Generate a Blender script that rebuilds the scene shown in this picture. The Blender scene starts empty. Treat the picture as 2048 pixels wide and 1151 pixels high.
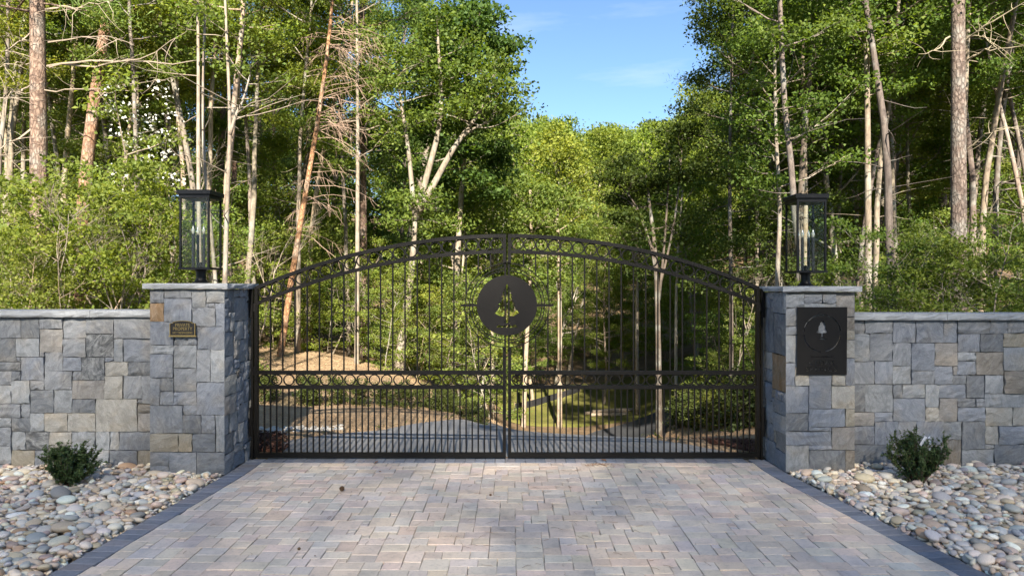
import bpy, math, random
import numpy as np
from mathutils import Vector, Matrix, Euler

# ------------------------------------------------------------------ camera, sky, sun, exposure
scene = bpy.context.scene
COL = scene.collection
F = 1365.0            # focal length in photograph pixels (2048 wide)
HC = 2.03             # camera height

cam_d = bpy.data.cameras.new('camera')
cam_d.sensor_width = 36.0
cam_d.lens = 36.0 * F / 2048.0
cam_d.clip_start = 0.05
cam_d.clip_end = 2000
cam = bpy.data.objects.new('camera', cam_d)
cam.location = (0, 0, HC)
cam.rotation_euler = (math.radians(90), 0, 0)
COL.objects.link(cam)
scene.camera = cam

SUN_AZ = math.radians(3)       # right of straight behind the camera
SUN_EL = math.radians(35)
TO_SUN = Vector((math.sin(SUN_AZ) * math.cos(SUN_EL), -math.cos(SUN_AZ) * math.cos(SUN_EL), math.sin(SUN_EL)))
world = bpy.data.worlds.new('World')
scene.world = world
world.use_nodes = True
wn, wl = world.node_tree.nodes, world.node_tree.links
bg = wn['Background']
sky = wn.new('ShaderNodeTexSky')
sky.sky_type = 'NISHITA'
sky.sun_disc = False
sky.sun_elevation = SUN_EL
sky.sun_rotation = math.atan2(TO_SUN.x, TO_SUN.y)
sky.altitude = 200
sky.air_density = 1.0
sky.dust_density = 0.3
sky.ozone_density = 5.0
# thin wisps of cloud over the whole sky
tc = wn.new('ShaderNodeTexCoord')
mp = wn.new('ShaderNodeMapping')
mp.inputs['Scale'].default_value = (1.2, 1.2, 7.0)
mp.inputs['Location'].default_value = (3.1, 0.4, 1.5)
nz = wn.new('ShaderNodeTexNoise')
nz.inputs['Scale'].default_value = 1.9
nz.inputs['Detail'].default_value = 6
nz.inputs['Roughness'].default_value = 0.55
rp = wn.new('ShaderNodeMapRange')
rp.inputs['From Min'].default_value = 0.55
rp.inputs['From Max'].default_value = 0.85
rp.inputs['To Max'].default_value = 0.5
mx = wn.new('ShaderNodeMix')
mx.data_type = 'RGBA'
wl.new(tc.outputs['Generated'], mp.inputs['Vector'])
wl.new(mp.outputs['Vector'], nz.inputs['Vector'])
wl.new(nz.outputs['Fac'], rp.inputs['Value'])
wl.new(rp.outputs['Result'], mx.inputs['Factor'])
wl.new(sky.outputs['Color'], mx.inputs['A'])
mx.inputs['B'].default_value = (5.2, 5.6, 6.4, 1)
wl.new(mx.outputs['Result'], bg.inputs['Color'])
bg.inputs['Strength'].default_value = 0.058

sun_d = bpy.data.lights.new('sun', 'SUN')
sun_d.energy = 4.3
sun_d.angle = math.radians(0.8)
sun_d.color = (1.0, 0.92, 0.79)
sun = bpy.data.objects.new('sun', sun_d)
sun.rotation_euler = TO_SUN.to_track_quat('Z', 'Y').to_euler()
sun.location = (20, -40, 30)
COL.objects.link(sun)

scene.view_settings.view_transform = 'Standard'
scene.view_settings.look = 'None'
scene.view_settings.gamma = 1.0
scene.view_settings.exposure = 2.05
scene.render.engine = 'CYCLES'
scene.cycles.max_bounces = 6
scene.cycles.diffuse_bounces = 4
scene.cycles.transmission_bounces = 4
scene.cycles.transparent_max_bounces = 6
scene.cycles.use_denoising = True
scene.cycles.caustics_reflective = False
scene.cycles.caustics_refractive = False

RNG = np.random.default_rng(7)
random.seed(7)


def at(px, py, D):
    """photograph pixel + distance -> world point"""
    return Vector(((px - 1024) / F * D, D, HC - (py - 575.5) / F * D))


# ------------------------------------------------------------------ material helpers
def new_mat(name):
    m = bpy.data.materials.new(name)
    m.use_nodes = True
    nt = m.node_tree
    return m, nt.nodes, nt.links, nt.nodes['Principled BSDF']


def N(nodes, kind, **kw):
    n = nodes.new('ShaderNode' + kind)
    for k, v in kw.items():
        if k in n.inputs:
            n.inputs[k].default_value = v
        else:
            setattr(n, k, v)
    return n


def mixc(nodes, links, fac, a, b, blend='MIX'):
    m = nodes.new('ShaderNodeMix')
    m.data_type = 'RGBA'
    m.blend_type = blend
    for sock, v in (('Factor', fac), ('A', a), ('B', b)):
        if hasattr(v, 'is_linked') or hasattr(v, 'links'):
            links.new(v, m.inputs[sock])
        elif isinstance(v, (int, float)):
            m.inputs[sock].default_value = v
        else:
            m.inputs[sock].default_value = (*v, 1) if len(v) == 3 else v
    return m.outputs['Result']


def rng_map(nodes, links, val, a, b, c=0.0, d=1.0):
    r = nodes.new('ShaderNodeMapRange')
    links.new(val, r.inputs['Value'])
    r.inputs['From Min'].default_value = a
    r.inputs['From Max'].default_value = b
    r.inputs['To Min'].default_value = c
    r.inputs['To Max'].default_value = d
    return r.outputs['Result']


def bump(nodes, links, h, strength, dist, bsdf, prev=None):
    b = nodes.new('ShaderNodeBump')
    b.inputs['Strength'].default_value = strength
    b.inputs['Distance'].default_value = dist
    links.new(h, b.inputs['Height'])
    if prev is not None:
        links.new(prev, b.inputs['Normal'])
    if bsdf is not None:
        links.new(b.outputs['Normal'], bsdf.inputs['Normal'])
    return b.outputs['Normal']


def obj_coords(nodes, links, rot=False, scale=(1, 1, 1)):
    """object coordinates shifted (and turned) by the object's own random number"""
    tc = N(nodes, 'TexCoord')
    oi = N(nodes, 'ObjectInfo')
    mul = N(nodes, 'Math', operation='MULTIPLY')
    links.new(oi.outputs['Random'], mul.inputs[0])
    mul.inputs[1].default_value = 61.7
    add = N(nodes, 'VectorMath', operation='ADD')
    links.new(tc.outputs['Object'], add.inputs[0])
    links.new(mul.outputs[0], add.inputs[1])
    out = add.outputs[0]
    if rot:
        vr = N(nodes, 'VectorRotate')
        vr.rotation_type = 'AXIS_ANGLE'
        vr.inputs['Axis'].default_value = (0.35, 1, 0.2)
        links.new(tc.outputs['Object'], vr.inputs['Vector'])
        links.new(mul.outputs[0], vr.inputs['Angle'])
        links.new(vr.outputs['Vector'], add.inputs[0])
    m = N(nodes, 'Mapping')
    m.inputs['Scale'].default_value = scale
    links.new(out, m.inputs['Vector'])
    return m.outputs['Vector'], oi


def mat_ashlar():
    m, n, l, b = new_mat('ashlar_stone')
    v, oi = obj_coords(n, l, rot=True, scale=(1, 1, 1))
    st = N(n, 'Mapping')
    st.inputs['Scale'].default_value = (3.2, 3.8, 8.5)
    l.new(v, st.inputs['Vector'])
    streak = N(n, 'TexNoise', Scale=1.5, Detail=10.0, Roughness=0.72, Distortion=1.9)
    l.new(st.outputs['Vector'], streak.inputs['Vector'])
    big = N(n, 'TexNoise', Scale=7.0, Detail=5.0, Roughness=0.6, Distortion=0.6)
    l.new(v, big.inputs['Vector'])
    fine = N(n, 'TexNoise', Scale=130.0, Detail=4.0, Roughness=0.7)
    l.new(v, fine.inputs['Vector'])
    col = oi.outputs['Color']
    dark = mixc(n, l, 1.0, col, (0.50, 0.51, 0.53), 'MULTIPLY')
    light = mixc(n, l, 0.42, col, (0.62, 0.61, 0.58))
    c1 = mixc(n, l, rng_map(n, l, streak.outputs['Fac'], 0.30, 0.72), dark, light)
    c2 = mixc(n, l, 0.5, c1, col)
    c3 = mixc(n, l, rng_map(n, l, big.outputs['Fac'], 0.35, 0.7, 0.0, 0.65), c2, c1)
    warm = mixc(n, l, 1.0, c3, (1.12, 0.98, 0.80), 'MULTIPLY')
    big2 = N(n, 'TexNoise', Scale=3.5, Detail=3.0)
    l.new(v, big2.inputs['Vector'])
    c4 = mixc(n, l, rng_map(n, l, big2.outputs['Fac'], 0.5, 0.72, 0.0, 0.7), c3, warm)
    # alpha of the object colour drives strong black/white mottling
    mott = N(n, 'TexNoise', Scale=11.0, Detail=6.0, Roughness=0.72, Distortion=2.2)
    l.new(st.outputs['Vector'], mott.inputs['Vector'])
    mott.inputs['Scale'].default_value = 1.4
    mc = mixc(n, l, rng_map(n, l, mott.outputs['Fac'], 0.42, 0.66), (0.05, 0.052, 0.055), (0.36, 0.36, 0.35))
    inv = N(n, 'Math', operation='SUBTRACT')
    inv.inputs[0].default_value = 1.0
    l.new(oi.outputs['Alpha'], inv.inputs[1])
    c5 = mixc(n, l, inv.outputs[0], c4, mc)
    sp = mixc(n, l, rng_map(n, l, fine.outputs['Fac'], 0.3, 0.72, 0.62, 1.32), (0, 0, 0), (1, 1, 1))
    c6 = mixc(n, l, 1.0, c5, sp, 'MULTIPLY')
    l.new(c6, b.inputs['Base Color'])
    b.inputs['Roughness'].default_value = 0.82
    nb = bump(n, l, streak.outputs['Fac'], 0.55, 0.02, None)
    bump(n, l, fine.outputs['Fac'], 0.45, 0.004, b, nb)
    return m


def mat_simple(name, color, rough=0.7, metal=0.0, var=0.15, scale=20.0, bmp=0.2, bdist=0.003, spec=0.5):
    m, n, l, b = new_mat(name)
    v, oi = obj_coords(n, l)
    t = N(n, 'TexNoise', Scale=scale, Detail=6.0, Roughness=0.65)
    l.new(v, t.inputs['Vector'])
    lo = tuple(c * (1 - var) for c in color)
    hi = tuple(min(1, c * (1 + var)) for c in color)
    l.new(mixc(n, l, rng_map(n, l, t.outputs['Fac'], 0.3, 0.7), lo, hi), b.inputs['Base Color'])
    b.inputs['Roughness'].default_value = rough
    b.inputs['Metallic'].default_value = metal
    b.inputs['Specular IOR Level'].default_value = spec
    bump(n, l, t.outputs['Fac'], bmp, bdist, b)
    return m


def mat_tinted(name, rough=0.75, scale=30.0, bmp=0.3, bdist=0.004, var=0.22, attr=None, stain=0.0, streak=None):
    """colour from the object's colour (or a stored colour attribute), with grain"""
    m, n, l, b = new_mat(name)
    v, oi = obj_coords(n, l)
    if attr:
        a = N(n, 'Attribute')
        a.attribute_name = attr
        col = a.outputs['Color']
    else:
        col = oi.outputs['Color']
    if streak:
        mp = N(n, 'Mapping')
        mp.inputs['Scale'].default_value = streak
        l.new(v, mp.inputs['Vector'])
        v2 = mp.outputs['Vector']
    else:
        v2 = v
    t = N(n, 'TexNoise', Scale=scale, Detail=7.0, Roughness=0.66, Distortion=0.4)
    l.new(v2, t.inputs['Vector'])
    t2 = N(n, 'TexNoise', Scale=scale * 0.22, Detail=3.0, Roughness=0.6)
    l.new(v, t2.inputs['Vector'])
    g = mixc(n, l, rng_map(n, l, t.outputs['Fac'], 0.28, 0.72, 1 - var, 1 + var), (0, 0, 0), (1, 1, 1))
    c1 = mixc(n, l, 1.0, col, g, 'MULTIPLY')
    g2 = mixc(n, l, rng_map(n, l, t2.outputs['Fac'], 0.3, 0.7, 1 - var * 0.7, 1 + var * 0.6), (0, 0, 0), (1, 1, 1))
    c2 = mixc(n, l, 1.0, c1, g2, 'MULTIPLY')
    if stain:
        ge = N(n, 'NewGeometry')
        t3 = N(n, 'TexNoise', Scale=1.1, Detail=6.0, Roughness=0.62)
        l.new(ge.outputs['Position'], t3.inputs['Vector'])
        c2 = mixc(n, l, rng_map(n, l, t3.outputs['Fac'], 0.40, 0.68, 0, stain), c2, mixc(n, l, 1.0, c2, (0.62, 0.58, 0.54), 'MULTIPLY'))
    l.new(c2, b.inputs['Base Color'])
    b.inputs['Roughness'].default_value = rough
    bump(n, l, t.outputs['Fac'], bmp, bdist, b)
    return m


def mat_leaf(name, trans=0.46, hue_var=1.0, gloss=0.025):
    """leaf colour = object's colour varied leaf by leaf; lets light through"""
    m = bpy.data.materials.new(name)
    m.use_nodes = True
    n, l = m.node_tree.nodes, m.node_tree.links
    n.remove(n['Principled BSDF'])
    out = n['Material Output']
    oi = N(n, 'ObjectInfo')
    geo = N(n, 'NewGeometry')
    tc = N(n, 'TexCoord')
    cl = N(n, 'TexNoise', Scale=0.9, Detail=2.0)
    l.new(tc.outputs['Object'], cl.inputs['Vector'])
    ylw = mixc(n, l, 1.0, oi.outputs['Color'], (1.30, 1.18, 0.80), 'MULTIPLY')
    drk = mixc(n, l, 1.0, oi.outputs['Color'], (0.62, 0.74, 0.70), 'MULTIPLY')
    c1 = mixc(n, l, geo.outputs['Random Per Island'], drk, ylw)
    c1b = mixc(n, l, 1.0 - 0.75 * hue_var, c1, oi.outputs['Color'])
    c2 = mixc(n, l, rng_map(n, l, cl.outputs['Fac'], 0.35, 0.7, 0.0, 0.55), c1b, mixc(n, l, 1.0, c1b, (1.22, 1.15, 0.85), 'MULTIPLY'))
    d = N(n, 'BsdfDiffuse')
    t = N(n, 'BsdfTranslucent')
    g = N(n, 'BsdfGlossy')
    g.inputs['Roughness'].default_value = 0.6
    g.inputs['Color'].default_value = (0.55, 0.62, 0.48, 1)
    l.new(c2, d.inputs['Color'])
    l.new(mixc(n, l, 1.0, c2, (1.45, 1.45, 0.5), 'MULTIPLY'), t.inputs['Color'])
    s1 = N(n, 'MixShader')
    s1.inputs[0].default_value = trans
    l.new(d.outputs[0], s1.inputs[1])
    l.new(t.outputs[0], s1.inputs[2])
    s2 = N(n, 'MixShader')
    s2.inputs[0].default_value = gloss
    l.new(s1.outputs[0], s2.inputs[1])
    l.new(g.outputs[0], s2.inputs[2])
    l.new(s2.outputs[0], out.inputs['Surface'])
    return m


def mat_bark(name, vscale=5.0, plates=False):
    m, n, l, b = new_mat(name)
    v, oi = obj_coords(n, l)
    mp = N(n, 'Mapping')
    mp.inputs['Scale'].default_value = (1, 1, 0.22 if not plates else 0.45)
    l.new(v, mp.inputs['Vector'])
    t = N(n, 'TexNoise', Scale=vscale * 4, Detail=7.0, Roughness=0.7, Distortion=0.5)
    l.new(mp.outputs['Vector'], t.inputs['Vector'])
    t2 = N(n, 'TexNoise', Scale=vscale * 0.5, Detail=4.0, Roughness=0.6)
    l.new(v, t2.inputs['Vector'])
    col = oi.outputs['Color']
    lo = mixc(n, l, 1.0, col, (0.42, 0.40, 0.40), 'MULTIPLY')
    hi = mixc(n, l, 1.0, col, (1.35, 1.32, 1.25), 'MULTIPLY')
    c = mixc(n, l, rng_map(n, l, t.outputs['Fac'], 0.33, 0.66), lo, hi)
    lich = mixc(n, l, 0.5, c, (0.36, 0.37, 0.33))
    c = mixc(n, l, rng_map(n, l, t2.outputs['Fac'], 0.5, 0.65, 0, 0.8), c, lich)
    h = t.outputs['Fac']
    if plates:
        vo = N(n, 'TexVoronoi', Scale=vscale * 4.2)
        vo.feature = 'DISTANCE_TO_EDGE'
        dv = mixc(n, l, 0.06, mp.outputs['Vector'], t.outputs['Color'])
        l.new(dv, vo.inputs['Vector'])
        crack = rng_map(n, l, vo.outputs['Distance'], 0.0, 0.22)
        c = mixc(n, l, crack, mixc(n, l, 1.0, c, (0.55, 0.5, 0.48), 'MULTIPLY'), c)
        nb = bump(n, l, crack, 0.7, 0.02, None)
        bump(n, l, h, 0.6, 0.012, b, nb)
    else:
        bump(n, l, h, 0.6, 0.012, b)
    l.new(c, b.inputs['Base Color'])
    b.inputs['Roughness'].default_value = 0.9
    return m


def mat_ground(name, cols, scales=(3.0, 40.0), rough=0.95, bmp=0.6, bdist=0.03):
    """cols: dark, mid, light in world coordinates"""
    m, n, l, b = new_mat(name)
    tc = N(n, 'TexCoord')
    t = N(n, 'TexNoise', Scale=scales[1], Detail=6.0, Roughness=0.72)
    l.new(tc.outputs['Object'], t.inputs['Vector'])
    t2 = N(n, 'TexNoise', Scale=scales[0], Detail=5.0, Roughness=0.6)
    l.new(tc.outputs['Object'], t2.inputs['Vector'])
    c = mixc(n, l, rng_map(n, l, t.outputs['Fac'], 0.35, 0.65), cols[0], cols[1])
    c = mixc(n, l, rng_map(n, l, t2.outputs['Fac'], 0.42, 0.68, 0, 0.75), c, mixc(n, l, 0.6, c, cols[2]))
    l.new(c, b.inputs['Base Color'])
    b.inputs['Roughness'].default_value = rough
    b.inputs['Specular IOR Level'].default_value = 0.25
    bump(n, l, t.outputs['Fac'], bmp, bdist, b)
    return m


M = {}
M['ashlar'] = mat_ashlar()
M['mortar'] = mat_simple('joint_mortar', (0.20, 0.195, 0.185), 0.95, var=0.3, scale=60)
M['cap'] = mat_tinted('cap_stone', 0.8, 22.0, 0.5, 0.012, 0.2)
M['paver'] = mat_tinted('concrete_paver', 0.88, 34.0, 0.4, 0.004, 0.24, stain=0.4)
M['paver_attr'] = mat_tinted('concrete_paver_far', 0.88, 34.0, 0.4, 0.004, 0.24, attr='tint', stain=0.4)
M['pebble'] = mat_tinted('river_pebble', 0.62, 26.0, 0.25, 0.004, 0.22, streak=(1, 1, 2.5))
M['pebble_attr'] = mat_tinted('river_pebble_mass', 0.62, 26.0, 0.25, 0.004, 0.22, attr='tint')
M['black_metal'] = mat_simple('bronze_black_steel', (0.0055, 0.0048, 0.0044), 0.5, 0.0, 0.2, 60, 0.08, 0.001, 0.2)
M['plate_metal'] = mat_simple('dark_plate_steel', (0.009, 0.0078, 0.007), 0.6, 0.0, 0.2, 60, 0.06, 0.001, 0.2)
M['lantern'] = mat_simple('lantern_black', (0.004, 0.0045, 0.006), 0.45, 0.0, 0.2, 60, 0.06, 0.001, 0.25)
M['brass'] = mat_simple('aged_brass', (0.42, 0.30, 0.12), 0.42, 0.9, 0.25, 60, 0.1, 0.001)
M['plaque'] = mat_simple('plaque_black', (0.008, 0.006, 0.005), 0.6, 0.0, 0.2, 60, 0.1, 0.001)
M['leaf'] = mat_leaf('broad_leaf')
M['needle'] = mat_leaf('needle_leaf', 0.15, 0.7, 0.03)
M['shrub_leaf'] = mat_leaf('shrub_leaf', 0.18, 0.6, 0.08)
M['flower'] = mat_simple('white_blossom', (0.62, 0.62, 0.54), 0.8, var=0.1)
M['bark'] = mat_bark('smooth_bark')
M['pine_bark'] = mat_bark('plated_pine_bark', 4.0, True)
M['twig'] = mat_tinted('dead_twig', 0.9, 30, 0.3, 0.004, 0.25)
M['forest'] = mat_ground('forest_floor', ((0.075, 0.050, 0.028), (0.20, 0.135, 0.078), (0.30, 0.20, 0.115)))
M['straw'] = mat_ground('pine_straw_mulch', ((0.20, 0.13, 0.075), (0.45, 0.315, 0.19), (0.54, 0.40, 0.255)), (1.6, 34.0))
M['mulch'] = mat_ground('dark_bark_mulch', ((0.025, 0.011, 0.008), (0.10, 0.042, 0.026), (0.14, 0.06, 0.04)), (3, 45))
M['asphalt'] = mat_ground('asphalt', ((0.17, 0.17, 0.175), (0.27, 0.266, 0.27), (0.37, 0.355, 0.34)), (0.55, 160.0), 0.9, 0.4, 0.006)
M['new_asphalt'] = mat_ground('new_asphalt', ((0.035, 0.036, 0.04), (0.06, 0.061, 0.066), (0.08, 0.08, 0.084)), (0.8, 160.0), 0.9, 0.4, 0.006)
M['grass'] = mat_ground('mown_grass', ((0.06, 0.065, 0.014), (0.15, 0.145, 0.03), (0.22, 0.19, 0.06)), (1.2, 30.0))
M['bed'] = mat_ground('bed_soil', ((0.05, 0.04, 0.032), (0.12, 0.10, 0.08), (0.16, 0.14, 0.12)))
M['sand'] = mat_ground('joint_sand', ((0.17, 0.15, 0.13), (0.30, 0.265, 0.235), (0.36, 0.32, 0.29)), (3, 90))


def glass_mat():
    m = bpy.data.materials.new('lantern_glass')
    m.use_nodes = True
    n, l = m.node_tree.nodes, m.node_tree.links
    n.remove(n['Principled BSDF'])
    tr = N(n, 'BsdfTransparent')
    tr.inputs['Color'].default_value = (0.93, 0.95, 0.94, 1)
    gl = N(n, 'BsdfGlossy')
    gl.inputs['Roughness'].default_value = 0.03
    lw = N(n, 'LayerWeight')
    lw.inputs['Blend'].default_value = 0.5
    pw = N(n, 'Math', operation='POWER')
    l.new(lw.outputs['Facing'], pw.inputs[0])
    pw.inputs[1].default_value = 4.0
    fr = N(n, 'Math', operation='MULTIPLY_ADD')
    l.new(pw.outputs[0], fr.inputs[0])
    fr.inputs[1].default_value = 0.3
    fr.inputs[2].default_value = 0.012
    tc = N(n, 'TexCoord')
    no = N(n, 'TexNoise', Scale=9.0, Detail=2.0)
    l.new(tc.outputs['Object'], no.inputs['Vector'])
    bp = N(n, 'Bump')
    bp.inputs['Strength'].default_value = 0.15
    bp.inputs['Distance'].default_value = 0.01
    l.new(no.outputs['Fac'], bp.inputs['Height'])
    l.new(bp.outputs['Normal'], gl.inputs['Normal'])
    mxs = N(n, 'MixShader')
    l.new(fr.outputs[0], mxs.inputs[0])
    l.new(tr.outputs[0], mxs.inputs[1])
    l.new(gl.outputs[0], mxs.inputs[2])
    l.new(mxs.outputs[0], n['Material Output'].inputs['Surface'])
    return m


M['glass'] = glass_mat()
mb, nb_, lb_, bb_ = new_mat('bulb_glass')
bb_.inputs['Base Color'].default_value = (0.75, 0.72, 0.62, 1)
bb_.inputs['Roughness'].default_value = 0.12
bb_.inputs['Transmission Weight'].default_value = 0.5
M['bulb'] = mb
M['wax'] = mat_simple('candle_sleeve', (0.012, 0.013, 0.017), 0.5)
M['tag'] = mat_simple('plastic_tag', (0.75, 0.76, 0.80), 0.5, var=0.05)
M['silt'] = mat_simple('silt_fabric', (0.012, 0.012, 0.013), 0.85)
M['log'] = mat_tinted('cut_log', 0.9, 20, 0.4, 0.01, 0.3)
M['cone'] = mat_simple('pine_cone_scales', (0.12, 0.07, 0.035), 0.9, var=0.4, scale=80)
M['litter'] = mat_tinted('fallen_litter', 0.9, 40, 0.2, 0.003, 0.2)


# ------------------------------------------------------------------ object helpers
def link(o, parent=None):
    COL.objects.link(o)
    if parent is not None:
        o.parent = parent
    return o


def empty(name, loc=(0, 0, 0), rz=0.0):
    o = bpy.data.objects.new(name, None)
    o.empty_display_size = 0.1
    o.location = loc
    o.rotation_euler = (0, 0, rz)
    return link(o)


def tag(o, label=None, cat=None, group=None, kind=None):
    if label:
        o['label'] = label
    if cat:
        o['category'] = cat
    if group:
        o['group'] = group
    if kind:
        o['kind'] = kind
    return o


def pymesh(name, verts, faces, mat=None, smooth=False):
    me = bpy.data.meshes.new(name)
    me.from_pydata([tuple(v) for v in verts], [], [tuple(f) for f in faces])
    if smooth:
        me.polygons.foreach_set('use_smooth', [True] * len(me.polygons))
    if mat is not None:
        me.materials.append(mat)
    me.update()
    return me


def put(name, me, parent=None, loc=(0, 0, 0), rot=(0, 0, 0), scale=(1, 1, 1), color=None):
    o = bpy.data.objects.new(name, me)
    o.location = loc
    o.rotation_euler = rot
    o.scale = scale
    if color is not None:
        o.color = (*color, 1) if len(color) == 3 else color
    return link(o, parent)


class MB:
    """collects shapes into one mesh"""
    def __init__(self):
        self.v, self.f = [], []

    def add(self, v, f):
        k = len(self.v)
        self.v += [tuple(p) for p in v]
        self.f += [tuple(i + k for i in q) for q in f]
        return self

    def box(self, x0, y0, z0, x1, y1, z1, bev=0.0):
        if bev <= 0:
            v = [(x, y, z) for z in (z0, z1) for y in (y0, y1) for x in (x0, x1)]
            return self.add(v, [(0, 2, 3, 1), (4, 5, 7, 6), (0, 1, 5, 4), (2, 6, 7, 3), (0, 4, 6, 2), (1, 3, 7, 5)])
        # bevelled top
        b = bev
        v = [(x0, y0, z0), (x1, y0, z0), (x1, y1, z0), (x0, y1, z0),
             (x0, y0, z1 - b), (x1, y0, z1 - b), (x1, y1, z1 - b), (x0, y1, z1 - b),
             (x0 + b, y0 + b, z1), (x1 - b, y0 + b, z1), (x1 - b, y1 - b, z1), (x0 + b, y1 - b, z1)]
        f = [(0, 3, 2, 1), (8, 9, 10, 11)]
        for i in range(4):
            j = (i + 1) % 4
            f += [(i, j, j + 4, i + 4), (i + 4, j + 4, j + 8, i + 8)]
        return self.add(v, f)

    def tube(self, pts, radii, sides=6, cap=True):
        pts = [Vector(p) for p in pts]
        n = len(pts)
        if not hasattr(radii, '__len__'):
            radii = [radii] * n
        V, Fc = [], []
        ref = Vector((0.31, 0.95, 0.05)).normalized()
        for i, p in enumerate(pts):
            t = (pts[min(i + 1, n - 1)] - pts[max(i - 1, 0)])
            t = t.normalized() if t.length > 1e-9 else Vector((0, 0, 1))
            r = ref if abs(t.dot(ref)) < 0.9 else Vector((1, 0, 0))
            a = t.cross(r).normalized()
            b = t.cross(a)
            for k in range(sides):
                an = 2 * math.pi * k / sides
                V.append(p + (a * math.cos(an) + b * math.sin(an)) * radii[i])
        for i in range(n - 1):
            for k in range(sides):
                k2 = (k + 1) % sides
                Fc.append((i * sides + k, (i + 1) * sides + k, (i + 1) * sides + k2, i * sides + k2))
        if cap:
            Fc.append(tuple(range(sides)))
            Fc.append(tuple(reversed([(n - 1) * sides + k for k in range(sides)])))
        return self.add(V, Fc)

    def mesh(self, name, mat=None, smooth=False):
        return pymesh(name, self.v, self.f, mat, smooth)

    def build(self, name, mat, parent=None, loc=(0, 0, 0), smooth=False, color=None):
        return put(name, self.mesh(name, mat, smooth), parent, loc, color=color)


def ring_mesh(name, R, r, mat, seg=28, sides=6, square=None, arc=(0, 2 * math.pi)):
    """ring in the XZ plane; square=(radial, depth) gives a flat bar section"""
    V, Fc = [], []
    full = abs(arc[1] - arc[0] - 2 * math.pi) < 1e-6
    cnt = seg if full else seg + 1
    for i in range(cnt):
        a = arc[0] + (arc[1] - arc[0]) * i / seg
        c, s = math.cos(a), math.sin(a)
        if square:
            w, d = square[0] / 2, square[1] / 2
            prof = [(-w, -d), (w, -d), (w, d), (-w, d)]
        else:
            prof = [(r * math.cos(2 * math.pi * k / sides), r * math.sin(2 * math.pi * k / sides)) for k in range(sides)]
        for (dr, dy) in prof:
            V.append(((R + dr) * c, dy, (R + dr) * s))
    m = len(prof)
    for i in range(seg):
        j = (i + 1) % cnt
        for k in range(m):
            k2 = (k + 1) % m
            Fc.append((i * m + k, i * m + k2, j * m + k2, j * m + k))
    if not full:
        Fc.append(tuple(reversed(range(m))))
        Fc.append(tuple(seg * m + k for k in range(m)))
    return pymesh(name, V, Fc, mat, square is None)


def plate_mesh(name, loops, thick, mat):
    """flat plate in the XZ plane with holes (even-odd), thickness along Y"""
    cu = bpy.data.curves.new(name, 'CURVE')
    cu.dimensions = '2D'
    cu.fill_mode = 'BOTH'
    cu.extrude = thick / 2
    for lp in loops:
        s = cu.splines.new('POLY')
        s.points.add(len(lp) - 1)
        for i, p in enumerate(lp):
            s.points[i].co = (p[0], p[1], 0, 1)
        s.use_cyclic_u = True
    ob = bpy.data.objects.new(name, cu)
    COL.objects.link(ob)
    dg = bpy.context.evaluated_depsgraph_get()
    dg.update()
    me = bpy.data.meshes.new_from_object(ob.evaluated_get(dg))
    bpy.data.objects.remove(ob)
    me.transform(Matrix.Rotation(math.radians(90), 4, 'X'))
    me.materials.clear()
    me.materials.append(mat)
    me.name = name
    return me


def text_loops(txt, size, spacing=1.0):
    """outlines of a line of text as polygons, centred on x"""
    cu = bpy.data.curves.new('lettering', 'FONT')
    cu.body = txt
    cu.size = size
    cu.align_x = 'CENTER'
    cu.space_character = spacing
    cu.fill_mode = 'NONE'
    cu.offset = 0.045 * size
    cu.resolution_u = 3
    ob = bpy.data.objects.new('lettering', cu)
    COL.objects.link(ob)
    dg = bpy.context.evaluated_depsgraph_get()
    dg.update()
    me = bpy.data.meshes.new_from_object(ob.evaluated_get(dg))
    bpy.data.objects.remove(ob)
    adj = {}
    for e in me.edges:
        a, b = e.vertices
        adj.setdefault(a, []).append(b)
        adj.setdefault(b, []).append(a)
    seen, loops = set(), []
    for s in adj:
        if s in seen:
            continue
        lp, cur, prev = [], s, None
        while cur not in seen:
            seen.add(cur)
            lp.append(tuple(me.vertices[cur].co[:2]))
            nx = [q for q in adj[cur] if q != prev and q not in seen]
            if not nx:
                break
            prev, cur = cur, nx[0]
        if len(lp) > 2:
            loops.append(lp)
    bpy.data.meshes.remove(me)
    return loops


def text_mesh(name, txt, size, thick, mat, sx=1.0, spacing=1.0):
    cu = bpy.data.curves.new(name, 'FONT')
    cu.body = txt
    cu.size = size
    cu.align_x = 'CENTER'
    cu.extrude = thick / 2
    cu.space_character = spacing
    cu.resolution_u = 3
    ob = bpy.data.objects.new(name, cu)
    COL.objects.link(ob)
    dg = bpy.context.evaluated_depsgraph_get()
    dg.update()
    me = bpy.data.meshes.new_from_object(ob.evaluated_get(dg))
    bpy.data.objects.remove(ob)
    me.transform(Matrix.Diagonal((sx, 1, 1, 1)))
    me.transform(Matrix.Rotation(math.radians(90), 4, 'X'))
    me.materials.clear()
    me.materials.append(mat)
    return me


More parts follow.
